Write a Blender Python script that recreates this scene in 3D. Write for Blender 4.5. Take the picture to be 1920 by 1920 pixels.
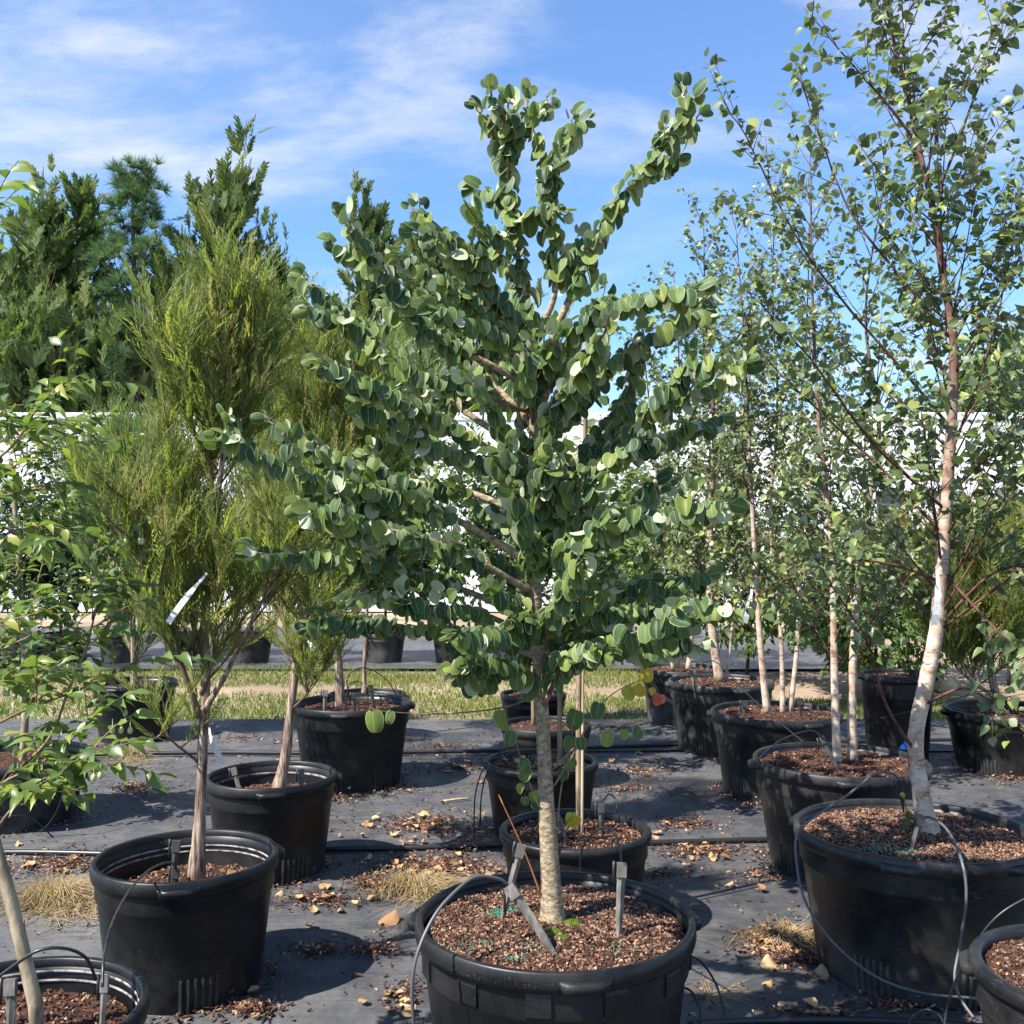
import bpy, math, random
import numpy as np
from mathutils import Vector, Matrix
for o in list(bpy.data.objects): bpy.data.objects.remove(o)
RS = np.random.RandomState(7); random.seed(7)
SC = bpy.context.scene; COL = SC.collection
# ------------------------------------------------------------------ camera
F = 1920.0; CAMZ = 1.42; TH = math.atan(50/1920)
cam = bpy.data.objects.new('camera', bpy.data.cameras.new('camera')); COL.objects.link(cam)
cam.data.sensor_width = 36; cam.data.lens = 36; cam.data.clip_end = 2000; cam.data.clip_start = .05
cam.location = (0, 0, CAMZ); cam.rotation_euler = (math.pi/2+TH, 0, 0); SC.camera = cam
# ------------------------------------------------------------------ sky
SUN_EL = math.radians(50); SUN_AZ = math.atan2(-.82, -.5)
W = bpy.data.worlds.new('World'); SC.world = W; W.use_nodes = True
nt = W.node_tree; N = nt.nodes; L = nt.links; N.clear()
out = N.new('ShaderNodeOutputWorld'); bg = N.new('ShaderNodeBackground'); sky = N.new('ShaderNodeTexSky')
sky.sky_type = 'NISHITA'; sky.sun_disc = False; sky.sun_elevation = SUN_EL; sky.sun_rotation = SUN_AZ
sky.altitude = 100; sky.air_density = 1.0; sky.dust_density = .2; sky.ozone_density = 1.6
tc = N.new('ShaderNodeTexCoord'); sep = N.new('ShaderNodeSeparateXYZ'); L.new(tc.outputs['Generated'], sep.inputs[0])
def wm(op, a, b=None, c=None):
    m = N.new('ShaderNodeMath'); m.operation = op
    for i, v in enumerate((a, b, c)):
        if v is None: continue
        if isinstance(v, (int, float)): m.inputs[i].default_value = v
        else: L.new(v, m.inputs[i])
    return m.outputs[0]
zc = wm('ADD', wm('MAXIMUM', sep.outputs[2], 0.0), .12)
cx = wm('DIVIDE', sep.outputs[0], zc); cy = wm('DIVIDE', sep.outputs[1], zc)
cmb = N.new('ShaderNodeCombineXYZ'); L.new(wm('ADD', wm('MULTIPLY', cx, .55), wm('MULTIPLY', cy, .10)), cmb.inputs[0]); L.new(wm('MULTIPLY', cy, .95), cmb.inputs[1])
def wnoise(scale, detail, rough, dist, off):
    mp = N.new('ShaderNodeMapping'); mp.inputs['Location'].default_value = off
    L.new(cmb.outputs[0], mp.inputs[0])
    n = N.new('ShaderNodeTexNoise'); n.inputs['Scale'].default_value = scale; n.inputs['Detail'].default_value = detail
    n.inputs['Roughness'].default_value = rough; n.inputs['Distortion'].default_value = dist
    L.new(mp.outputs[0], n.inputs['Vector']); return n.outputs['Fac']
def wrange(v, a, b, c=0., d=1.):
    m = N.new('ShaderNodeMapRange'); m.interpolation_type = 'SMOOTHSTEP'
    for i, q in zip((1, 2, 3, 4), (a, b, c, d)): m.inputs[i].default_value = q
    L.new(v, m.inputs[0]); return m.outputs[0]
n1 = wnoise(1.5, 8, .60, .35, (3.46, 5.36, 0)); n2 = wnoise(.62, 2, .5, .2, (4.46, 8.36, 0)); n3 = wnoise(4.2, 6, .62, .3, (1.0, 7.0, 0))
n1 = wm('ADD', wm('MULTIPLY', n1, .8), wm('MULTIPLY', n3, .2))
cl = wm('MULTIPLY', wrange(n1, .47, .63), wrange(n2, .42, .58))
veil = wm('MULTIPLY', wrange(n2, .42, .75), .14)
cl = wm('MINIMUM', wm('ADD', wm('MULTIPLY', cl, .88), veil), .9)
hz = wm('MULTIPLY', wrange(sep.outputs[2], .14, -.02), .2)
tint = N.new('ShaderNodeMix'); tint.data_type = 'RGBA'; tint.blend_type = 'MULTIPLY'; tint.inputs[0].default_value = 1
L.new(sky.outputs[0], tint.inputs[6]); tint.inputs[7].default_value = (.62, .81, 1.03, 1)
mx = N.new('ShaderNodeMix'); mx.data_type = 'RGBA'
L.new(wm('MAXIMUM', cl, hz), mx.inputs[0]); L.new(tint.outputs[2], mx.inputs[6]); mx.inputs[7].default_value = (3.4, 3.65, 4.05, 1)
L.new(mx.outputs[2], bg.inputs[0]); bg.inputs[1].default_value = .112; L.new(bg.outputs[0], out.inputs[0])
# ------------------------------------------------------------------ sun, exposure
sl = bpy.data.lights.new('sun', 'SUN'); sl.energy = 5.0; sl.angle = math.radians(.53); sl.color = (1, .95, .87)
so = bpy.data.objects.new('sun', sl); COL.objects.link(so)
sv = Vector((math.sin(SUN_AZ)*math.cos(SUN_EL), math.cos(SUN_AZ)*math.cos(SUN_EL), math.sin(SUN_EL)))
so.rotation_euler = sv.to_track_quat('Z', 'Y').to_euler(); so.location = (-6, -4, 9)
vs = SC.view_settings; vs.view_transform = 'Standard'; vs.look = 'None'; vs.exposure = 1.22; vs.gamma = 1
try: vs.use_curve_mapping = False
except Exception: pass
SC.render.engine = 'CYCLES'
SC.cycles.max_bounces = 4; SC.cycles.diffuse_bounces = 2; SC.cycles.glossy_bounces = 2; SC.cycles.transmission_bounces = 2; SC.cycles.transparent_max_bounces = 2
# ------------------------------------------------------------------ pixel helpers
ct, st = math.cos(TH), math.sin(TH)
def ray(px, py):
    u = (px-960)/F; v = (960-py)/F
    return np.array((u, ct-v*st, st+v*ct))
def at(px, py, Y):
    r = ray(px, py); r = r*(Y/r[1]); r[2] += CAMZ; return r
def gnd(px, py, z=0.):
    r = ray(px, py); r = r*((z-CAMZ)/r[2]); r[2] += CAMZ; return r
# ------------------------------------------------------------------ materials
MATS = {}
class NT:
    def __init__(s, name):
        s.m = bpy.data.materials.new(name); s.m.use_nodes = True; s.t = s.m.node_tree; s.n = s.t.nodes; s.l = s.t.links
        s.n.clear(); s.out = s.n.new('ShaderNodeOutputMaterial'); s.b = s.n.new('ShaderNodeBsdfPrincipled')
        s.l.new(s.b.outputs[0], s.out.inputs[0]); MATS[name] = s.m
    def math(s, op, a, b=None):
        m = s.n.new('ShaderNodeMath'); m.operation = op
        for i, v in enumerate((a, b)):
            if v is None: continue
            if isinstance(v, (int, float)): m.inputs[i].default_value = v
            else: s.l.new(v, m.inputs[i])
        return m.outputs[0]
    def coord(s, kind='Object', scale=(1, 1, 1)):
        if kind == 'World':
            g = s.n.new('ShaderNodeNewGeometry'); o = g.outputs['Position']
        else:
            t = s.n.new('ShaderNodeTexCoord'); o = t.outputs[kind]
        mp = s.n.new('ShaderNodeMapping'); mp.inputs['Scale'].default_value = scale; s.l.new(o, mp.inputs[0]); return mp.outputs[0]
    def noise(s, vec, scale, detail=4, rough=.55, dist=0.):
        n = s.n.new('ShaderNodeTexNoise'); n.inputs['Scale'].default_value = scale; n.inputs['Detail'].default_value = detail
        n.inputs['Roughness'].default_value = rough; n.inputs['Distortion'].default_value = dist
        s.l.new(vec, n.inputs['Vector']); return n.outputs['Fac']
    def ramp(s, fac, stops):
        r = s.n.new('ShaderNodeValToRGB'); e = r.color_ramp.elements
        while len(e) < len(stops): e.new(.5)
        for el, (p, c) in zip(e, stops): el.position = p; el.color = (c[0], c[1], c[2], 1) if len(c) == 3 else c
        s.l.new(fac, r.inputs[0]); return r.outputs[0]
    def rng(s, v, a, b, c=0., d=1.):
        m = s.n.new('ShaderNodeMapRange')
        for i, q in zip((1, 2, 3, 4), (a, b, c, d)): m.inputs[i].default_value = q
        s.l.new(v, m.inputs[0]); return m.outputs[0]
    def mix(s, fac, a, b, mode='MIX'):
        m = s.n.new('ShaderNodeMix'); m.data_type = 'RGBA'; m.blend_type = mode
        for i, v in ((0, fac), (6, a), (7, b)):
            if isinstance(v, (int, float)): m.inputs[i].default_value = v
            elif isinstance(v, tuple): m.inputs[i].default_value = (*v[:3], 1)
            else: s.l.new(v, m.inputs[i])
        return m.outputs[2]
    def bump(s, h, strength=.4, dist=.01):
        b = s.n.new('ShaderNodeBump'); b.inputs['Strength'].default_value = strength; b.inputs['Distance'].default_value = dist
        s.l.new(h, b.inputs['Height']); s.l.new(b.outputs[0], s.b.inputs['Normal'])
    def set(s, color=None, rough=None, spec=None):
        if color is not None:
            if isinstance(color, tuple): s.b.inputs['Base Color'].default_value = (*color[:3], 1)
            else: s.l.new(color, s.b.inputs['Base Color'])
        if rough is not None:
            if isinstance(rough, (int, float)): s.b.inputs['Roughness'].default_value = rough
            else: s.l.new(rough, s.b.inputs['Roughness'])
        if spec is not None: s.b.inputs['Specular IOR Level'].default_value = spec
        return s.m
def attr(t, name):
    a = t.n.new('ShaderNodeAttribute'); a.attribute_name = name; return a.outputs['Fac']
def rndval(t):
    oi = t.n.new('ShaderNodeObjectInfo')
    return t.math('FRACT', t.math('ADD', attr(t, 'rnd'), oi.outputs['Random']))
def leafmat(name, stops, under, trans=.3, rough=.45, spec=.4, edge=None, tcol=None):
    t = NT(name); c = t.ramp(rndval(t), stops)
    v = None
    if edge:
        v = t.noise(t.coord('World'), 55, 2); c = t.mix(t.rng(v, .3, .75, 0., .35), c, t.mix(1., c, (.55, .6, .55), 'MULTIPLY'))
        ca = attr(t, 'col')
        c = t.mix(t.rng(ca, .86, .97), c, edge)
        c = t.mix(t.rng(ca, .07, .03, 0, .6), c, edge)
    g = t.n.new('ShaderNodeNewGeometry')
    c2 = t.mix(g.outputs['Backfacing'], c, under)
    t.set(c2, rough, spec)
    tr = t.n.new('ShaderNodeBsdfTranslucent'); t.l.new(t.mix(1., c, tcol or (1.3, 1.5, .6), 'MULTIPLY'), tr.inputs[0])
    ms = t.n.new('ShaderNodeMixShader'); ms.inputs[0].default_value = trans
    t.l.new(t.b.outputs[0], ms.inputs[1]); t.l.new(tr.outputs[0], ms.inputs[2]); t.l.new(ms.outputs[0], t.out.inputs[0])
    return t.m
KAT = leafmat('katsura_leaf', [(0, (.028, .058, .026)), (.2, (.050, .095, .040)), (.45, (.078, .132, .046)), (.65, (.108, .160, .044)), (.8, (.14, .190, .042)), (.93, (.20, .235, .055)), (1, (.04, .085, .035))],
              (.42, .47, .30), .25, .52, .25, edge=(.26, .33, .13))
KYEL = leafmat('yellow_leaf', [(0, (.50, .33, .03)), (.5, (.36, .38, .03)), (1, (.5, .3, .04))], (.45, .4, .12), .3)
KRED = leafmat('red_leaf', [(0, (.45, .09, .06)), (1, (.5, .16, .08))], (.5, .2, .15), .3)
BIR = leafmat('birch_leaf', [(0, (.065, .095, .040)), (.5, (.115, .160, .062)), (.85, (.165, .215, .075)), (.95, (.23, .29, .08)), (1, (.35, .35, .09))],
              (.27, .31, .20), .30, .4, .4)
STY = leafmat('styrax_leaf', [(0, (.06, .105, .028)), (.5, (.115, .175, .042)), (.85, (.17, .235, .05)), (1, (.33, .33, .06))], (.20, .25, .11), .38, .38, .45)
CYP = leafmat('cypress_spray', [(0, (.13, .155, .048)), (.45, (.195, .225, .072)), (.8, (.255, .275, .09)), (1, (.34, .28, .11))], (.22, .245, .085), .5, .55, .25)
CYPG = leafmat('grey_green_spray', [(0, (.105, .145, .07)), (.5, (.155, .205, .10)), (.85, (.205, .25, .12)), (1, (.29, .27, .12))], (.18, .23, .11), .5, .55, .25)
CED = leafmat('cedar_foliage', [(0, (.05, .08, .028)), (.5, (.095, .138, .044)), (.9, (.145, .185, .058)), (1, (.19, .2, .06))], (.11, .15, .05), .38, .6, .2)
BRN = leafmat('browned_foliage', [(0, (.25, .10, .03)), (1, (.35, .17, .06))], (.3, .15, .06), .2, .7, .1)
PIN = leafmat('pine_needle', [(0, (.045, .088, .040)), (.5, (.08, .14, .06)), (1, (.13, .195, .08))], (.06, .12, .05), .25, .55, .25)
SHD = leafmat('dark_shrub_leaf', [(0, (.016, .035, .014)), (.6, (.030, .06, .02)), (1, (.055, .09, .025))], (.05, .07, .03), .15, .35, .5)
SHM = leafmat('mid_shrub_leaf', [(0, (.06, .105, .03)), (.6, (.105, .165, .045)), (1, (.17, .22, .055))], (.14, .19, .08), .35, .45, .4)
SHY = leafmat('olive_shrub_leaf', [(0, (.09, .10, .025)), (.6, (.15, .15, .035)), (1, (.22, .16, .05))], (.16, .15, .06), .3, .5, .3)
DRY = leafmat('dry_leaf', [(0, (.20, .10, .05)), (.3, (.38, .23, .11)), (.65, (.50, .33, .17)), (.85, (.28, .14, .07)), (1, (.58, .42, .23))], (.50, .34, .18), .1, .65, .25, tcol=(1, .9, .7))
GRS = leafmat('grass_blade', [(0, (.07, .13, .025)), (.5, (.13, .20, .04)), (.75, (.24, .25, .07)), (1, (.38, .29, .12))], (.14, .19, .05), .35, .6, .2)
STRW = leafmat('straw', [(0, (.20, .14, .07)), (.5, (.34, .25, .13)), (.85, (.22, .20, .09)), (1, (.42, .33, .19))], (.30, .22, .12), .2, .7, .2)
t = NT('bark_chip'); CHIP = t.set(t.ramp(rndval(t), [(0, (.024, .013, .010)), (.35, (.084, .040, .027)), (.65, (.148, .073, .047)), (.88, (.23, .125, .078)), (1, (.40, .27, .17))]), .8, .25)
t = NT('fert_green'); FERT = t.set((.03, .22, .15), .5, .4)
t = NT('moss_green'); MOSS = t.set(t.ramp(t.noise(t.coord(), 90, 3), [(.3, (.03, .06, .008)), (.7, (.11, .15, .02))]), .95, .1); t.bump(t.noise(t.coord(), 260, 3), 1., .006)
t = NT('pot_soil'); SOIL = t.set(t.ramp(t.noise(t.coord(), 60, 5), [(.3, (.02, .012, .010)), (.6, (.075, .036, .025)), (.8, (.13, .065, .04))]), .9, .15); t.bump(t.noise(t.coord(), 90, 4), 1., .01)
def potmat(name, base, dust, amt):
    t = NT(name); v = t.coord('World'); n = t.noise(v, 4.5, 6, .65); n2 = t.noise(t.coord('World', (9, 9, 60)), 6, 4, .6, .6)
    d = t.math('MULTIPLY', t.rng(n, .42, .75), amt); sc = t.rng(n2, .60, .74, 0, amt*1.3)
    z = t.n.new('ShaderNodeSeparateXYZ'); t.l.new(v, z.inputs[0])
    low = t.math('MULTIPLY', t.rng(z.outputs[2], .17, .0), t.rng(t.noise(v, 22, 5), .30, .62, 0., .6*amt+.35))
    fac = t.math('MINIMUM', t.math('ADD', t.math('ADD', d, sc), low), .9)
    c = t.mix(fac, base, dust); t.set(c, t.rng(n, .3, .7, .34, .55), .35)
    sp = t.noise(v, 150, 1); c = t.mix(t.rng(sp, .79, .82, 0, .35), c, (.4, .38, .35)); t.set(c)
    t.bump(t.noise(v, 30, 5), .12, .004); return t.m
POT = potmat('pot_black', (.0045, .0045, .005), (.07, .066, .062), .28)
POTW = potmat('pot_worn', (.0075, .0075, .008), (.10, .094, .088), .45)
POTG = potmat('pot_grey', (.016, .016, .017), (.12, .112, .10), .65)
t = NT('black_tube'); TUBE = t.set((.018, .018, .02), .38, .5)
t = NT('grey_tube'); TUBEG = t.set((.085, .085, .09), .42, .5)
t = NT('black_plastic'); BLKP = t.set(t.ramp(t.noise(t.coord('World'), 30), [(.35, (.02, .02, .021)), (.75, (.07, .068, .065))]), .45, .45)
t = NT('grey_plastic'); GRYP = t.set(t.ramp(t.noise(t.coord('World', (1, 1, .3)), 60, 4), [(.3, (.07, .066, .06)), (.55, (.135, .125, .11)), (.75, (.24, .22, .19))]), .55, .4)
def bark(name, c0, c1, c2, zs=.25, scale=60, b=.6):
    t = NT(name); v = t.coord('World', (1, 1, zs)); n = t.noise(v, scale, 5, .6)
    t.set(t.ramp(n, [(.36, c0), (.50, c1), (.66, c2)]), .85, .2); t.bump(n, b, .006); return t.m
KBARK = bark('katsura_bark', (.14, .105, .065), (.28, .22, .14), (.42, .345, .235), 1.6, 60, .8)
KTWIG = bark('katsura_twig', (.12, .07, .05), (.20, .13, .09), (.28, .20, .14), .5, 40, .2)
CBARK = bark('cypress_bark', (.07, .045, .032), (.27, .19, .14), (.50, .39, .30), .10, 95, 2.)
CTWIG = bark('cypress_twig', (.08, .05, .035), (.14, .09, .06), (.2, .14, .1), .3, 50, .3)
STBARK = bark('styrax_bark', (.18, .14, .09), (.30, .24, .16), (.40, .33, .23), .4, 40, .3)
BTWIG = bark('birch_twig', (.06, .03, .022), (.115, .055, .04), (.17, .085, .06), .5, 40, .2)
DBARK = bark('dark_bark', (.025, .018, .014), (.05, .036, .028), (.09, .065, .05), .3, 20, .5)
WOOD = bark('stake_wood', (.14, .10, .06), (.24, .175, .11), (.32, .25, .16), .1, 80, .4)
CANE = bark('bamboo_cane', (.30, .22, .12), (.42, .32, .19), (.52, .42, .27), .1, 50, .2)
t = NT('birch_bark'); v = t.coord('World', (1, 1, 1.2)); n = t.noise(v, 14, 5, .6, .4); p = t.noise(t.coord('World', (1, 1, 4.5)), 38, 3, .6)
c = t.ramp(n, [(.34, (.17, .10, .07)), (.44, (.38, .27, .20)), (.56, (.52, .41, .32)), (.70, (.62, .53, .45))])
c = t.mix(t.rng(p, .58, .66, 0, .8), c, (.07, .04, .03)); zz = t.n.new('ShaderNodeSeparateXYZ'); t.l.new(t.coord('World'), zz.inputs[0])
c = t.mix(t.rng(zz.outputs[2], 1.25, 2.25, 0, .92), c, (.10, .045, .032)); BBARK = t.set(c, .75, .25); t.bump(n, .6, .006)
t = NT('cloth'); v = t.coord('World'); n = t.noise(v, .9, 6, .6); n2 = t.noise(v, 7, 6, .65); wet = t.rng(t.noise(t.coord('World', (1, 1.6, 1)), .62, 4, .55, .4), .535, .595)
c = t.ramp(n, [(.3, (.028, .031, .038)), (.5, (.058, .061, .070)), (.7, (.112, .108, .106))])
c = t.mix(t.rng(n2, .42, .75, 0, .6), c, (.19, .175, .155)); fine = t.noise(v, 160, 2); c = t.mix(t.rng(fine, .69, .74, 0, .7), c, (.10, .06, .045))
sp = t.noise(v, 85, 1, .5); c = t.mix(t.rng(sp, .765, .79, 0, .75), c, (.35, .32, .28))
c = t.mix(t.math('MULTIPLY', wet, .8), c, (.012, .014, .02)); t.set(c, t.rng(wet, 0, 1, .55, .30), .4)
wv = t.n.new('ShaderNodeTexWave'); wv.inputs['Scale'].default_value = 95; wv.bands_direction = 'Y'; t.l.new(v, wv.inputs[0])
h = t.math('ADD', t.math('ADD', t.math('MULTIPLY', t.noise(v, 5, 4), 2.0), t.math('MULTIPLY', t.noise(t.coord('World', (1.2, 16, 1)), 1.6, 4, .6, .5), 1.6)), t.math('MULTIPLY', wv.outputs['Fac'], .14)); t.bump(h, .7, .02); CLOTH = t.m
t = NT('dirt'); v = t.coord('World'); n = t.noise(v, .7, 6, .65); n2 = t.noise(v, 9, 5, .7)
c = t.mix(t.rng(n2, .3, .8), t.ramp(n, [(.3, (.13, .085, .055)), (.5, (.24, .17, .11)), (.68, (.46, .37, .26))]), (.30, .24, .17)); DIRT = t.set(c, .95, .1); t.bump(n2, .8, .03)
t = NT('white_wall'); v = t.coord('World'); WHITE = t.set(t.ramp(t.noise(v, 1.3, 5, .6), [(.25, (.70, .71, .73)), (.6, (.82, .82, .83))]), .55, .3)
t = NT('dark_frame'); DARK = t.set((.03, .032, .036), .4, .5)
t = NT('window_glass'); GLASS = t.set((.05, .06, .07), .06, .8)
t = NT('tag_white'); v = t.coord('Object'); pr = t.noise(t.coord('Object', (260, 900, 1)), 1, 2)
TAG = t.set(t.mix(t.rng(pr, .60, .64, 0, .55), (.78, .79, .78), (.12, .12, .13)), .45, .4)
t = NT('fruit_green'); FRU = t.set(t.ramp(rndval(t), [(0, (.30, .34, .14)), (1, (.45, .45, .22))]), .6, .3)
t = NT('blue_plastic'); BLUE = t.set((.02, .12, .5), .4, .5)
t = NT('log_end'); LOGM = t.set(t.ramp(t.noise(t.coord(), 25, 4), [(.3, (.45, .32, .18)), (.7, (.68, .54, .36))]), .85, .2)
# ------------------------------------------------------------------ mesh helpers
class G:
    def __init__(s): s.v = []; s.q = []; s.t = []; s.r = []; s.c = []; s.n = 0
    def add(s, v, q=None, t=None, r=0., c=None):
        v = np.asarray(v, float).reshape(-1, 3); k = len(v); s.v.append(v)
        if q is not None and len(q): s.q.append(np.asarray(q, int)+s.n)
        if t is not None and len(t): s.t.append(np.asarray(t, int)+s.n)
        s.r.append(np.broadcast_to(np.asarray(r, float), (k,)).copy()); s.c.append(np.full(k, .5) if c is None else np.asarray(c, float))
        s.n += k
    def mesh(s, name, smooth=True, off=None):
        V = np.concatenate(s.v); 
        if off is not None: V = V-np.asarray(off)
        q = np.concatenate(s.q) if s.q else np.zeros((0, 4), int); t = np.concatenate(s.t) if s.t else np.zeros((0, 3), int)
        me = bpy.data.meshes.new(name); me.vertices.add(len(V)); me.vertices.foreach_set('co', V.ravel().astype(np.float32))
        nl = q.size+t.size; me.loops.add(nl); me.loops.foreach_set('vertex_index', np.concatenate([q.ravel(), t.ravel()]).astype(np.int32))
        me.polygons.add(len(q)+len(t)); ls = np.concatenate([np.arange(len(q))*4, q.size+np.arange(len(t))*3]).astype(np.int32)
        me.polygons.foreach_set('loop_start', ls); me.polygons.foreach_set('use_smooth', np.full(len(ls), smooth, bool))
        for nm, a in (('rnd', s.r), ('col', s.c)):
            at_ = me.attributes.new(nm, 'FLOAT', 'POINT'); at_.data.foreach_set('value', np.concatenate(a).astype(np.float32))
        me.update(calc_edges=True); return me
    def build(s, name, mat, parent=None, smooth=True, kind=None, off=None):
        if off is None and parent is not None: off = parent.location
        me = s.mesh(name, smooth, off); me.materials.append(mat); o = bpy.data.objects.new(name, me); COL.objects.link(o)
        if parent is not None: o.parent = parent
        if kind: o['kind'] = kind
        return o
def tag(o, label, cat, group=None, kind=None):
    o['label'] = label; o['category'] = cat
    if group: o['group'] = group
    if kind: o['kind'] = kind
    return o
def thing(name, loc, label, cat, group=None):
    o = bpy.data.objects.new(name, None); COL.objects.link(o); o.location = tuple(loc); o.empty_display_size = .05
    return tag(o, label, cat, group)
def solo(g, name, mat, loc, label, cat, group=None, kind=None, smooth=True):   # a thing that is one mesh, origin at loc
    o = g.build(name, mat, None, smooth, off=loc); o.location = tuple(loc); return tag(o, label, cat, group, kind)
def struct(g, name, mat, smooth=True):
    o = g.build(name, mat, None, smooth); o['kind'] = 'structure'; return o
def nrm(a): a = np.asarray(a, float); return a/(np.linalg.norm(a, axis=-1, keepdims=True)+1e-9)
def cat(pts, n=6):     # Catmull-Rom through the points
    P = np.asarray(pts, float)
    if len(P) < 3: 
        s = np.linspace(0, 1, n+1)[:, None]; return P[0]*(1-s)+P[-1]*s
    Q = np.vstack([2*P[0]-P[1], P, 2*P[-1]-P[-2]]); o = []
    for i in range(1, len(Q)-2):
        s = np.linspace(0, 1, n, endpoint=False)[:, None]; a, b, c, d = Q[i-1], Q[i], Q[i+1], Q[i+2]
        o.append(.5*(2*b+(c-a)*s+(2*a-5*b+4*c-d)*s**2+(3*b-a-3*c+d)*s**3))
    o.append(P[-1:]); return np.vstack(o)
def tube(g, pts, r0, r1=None, sides=6, r=0., wob=0.):
    P = np.asarray(pts, float); n = len(P); R = np.linspace(r0, r0 if r1 is None else r1, n) if np.isscalar(r0) else np.asarray(r0)
    T = np.gradient(P, axis=0); T = nrm(T); ref = np.array((0., 0, 1)) if abs(T[0][2]) < .9 else np.array((0., 1, 0))
    u = nrm(np.cross(T[0], ref)); V = []
    a = np.arange(sides)*2*math.pi/sides
    for i in range(n):
        u = nrm(u-T[i]*np.dot(u, T[i])); w = np.cross(T[i], u); k = R[i]*(1+(RS.uniform(-wob, wob, sides) if wob else 0))
        V.append(P[i]+np.outer(np.cos(a)*k, u)+np.outer(np.sin(a)*k, w))
    V = np.vstack(V); i = np.arange(n-1)[:, None]*sides; j = np.arange(sides)[None]; jn = (j+1) % sides
    q = np.stack([i+j, i+jn, i+sides+jn, i+sides+j], -1).reshape(-1, 4)
    V = np.vstack([V, P[0], P[-1]]); b = n*sides; e = (n-1)*sides
    tr = [(b, (k+1) % sides, k) for k in range(sides)]+[(b+1, e+k, e+(k+1) % sides) for k in range(sides)]
    g.add(V, q, tr, r)
def box(g, c, s, R=None, r=0.):
    v = np.array([(x, y, z) for x in (-.5, .5) for y in (-.5, .5) for z in (-.5, .5)])*np.asarray(s)
    if R is not None: v = v@np.asarray(R).T
    g.add(v+np.asarray(c), [(0, 1, 3, 2), (4, 6, 7, 5), (0, 4, 5, 1), (2, 3, 7, 6), (0, 2, 6, 4), (1, 5, 7, 3)], r=r)
def lathe(g, prof, seg=72, r=0., cap=False):
    p = np.asarray(prof, float); a = np.arange(seg)*2*math.pi/seg; n = len(p)
    V = np.stack([p[:, 0:1]*np.cos(a), p[:, 0:1]*np.sin(a), np.repeat(p[:, 1:2], seg, 1)], -1).reshape(-1, 3)
    i = np.arange(n-1)[:, None]*seg; j = np.arange(seg)[None]; jn = (j+1) % seg
    g.add(V, np.stack([i+j, i+jn, i+seg+jn, i+seg+j], -1).reshape(-1, 4), r=r)
def arcbox(g, r0, r1, z0, z1, a0, a1, seg=8, soft=0.):
    V = []; 
    for k in range(seg+1):
        a = a0+(a1-a0)*k/seg; e = 1-soft*(1 if k in (0, seg) else .25 if k in (1, seg-1) else 0)
        ro = r0+(r1-r0)*e
        for rr, z in ((r0, z0), (ro, z0+.15*(z1-z0)), (ro, z1-.18*(z1-z0)), (ro-.25*(ro-r0), z1), (r0, z1)): V.append((rr*math.cos(a), rr*math.sin(a), z))
    q = [(5*k+m, 5*k+5+m, 5*k+5+(m+1) % 5, 5*k+(m+1) % 5) for k in range(seg) for m in range(5)]
    e = 5*seg; tr = [(0, 2, 1), (0, 3, 2), (0, 4, 3), (e, e+1, e+2), (e, e+2, e+3), (e, e+3, e+4)]
    g.add(V, q, tr)
def frames(T, Nn):
    y = nrm(T); z = nrm(Nn-(Nn*y).sum(-1, keepdims=True)*y); x = np.cross(y, z); return np.stack([x, y, z], -1)
def grid_leaf(rows, cols=5, fold=.2, bend=.25, cup=.0):
    V = []; C = []; cs = np.linspace(-1, 1, cols)
    for (t, w, eo) in rows:
        for c in cs:
            V.append((c*w, t+eo*c*c, fold*abs(c)*w*1.2-bend*t*t-cup*(c*c*w))); C.append(abs(c))
    q = [(i*cols+j, i*cols+j+1, (i+1)*cols+j+1, (i+1)*cols+j) for i in range(len(rows)-1) for j in range(cols-1)]
    return np.array(V), np.array(q), np.array(C)
HEART = [(0, .20, -.09), (.10, .40, -.07), (.30, .485, -.03), (.55, .47, 0), (.78, .395, 0), (.93, .27, .01), (1., .10, .01)]
OVATE = [(0, .03, 0), (.12, .27, -.02), (.32, .385, 0), (.58, .30, 0), (.82, .13, 0), (1., .008, 0)]
ELLIP = [(0, .02, 0), (.16, .17, 0), (.40, .255, 0), (.64, .20, 0), (.84, .075, 0), (1., .006, 0)]
T_KAT = [grid_leaf(HEART, 5, -.05, .15, .25), grid_leaf(HEART, 5, .15, .18, .1), grid_leaf(HEART, 5, .32, .24, .05), grid_leaf(HEART, 5, .8, .28, 0), grid_leaf(HEART, 5, -.1, .3, .35)]
T_BIR = [grid_leaf(OVATE, 3, .25, .2), grid_leaf(OVATE, 3, .05, .05), grid_leaf(OVATE, 3, .5, .35)]
T_STY = [grid_leaf(ELLIP, 3, .35, .45), grid_leaf(ELLIP, 3, .2, .25), grid_leaf(ELLIP, 3, .55, .6)]
T_SHR = [grid_leaf([(0, .05, 0), (.4, .27, 0), (1, .02, 0)], 3, .3, .25)]
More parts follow.
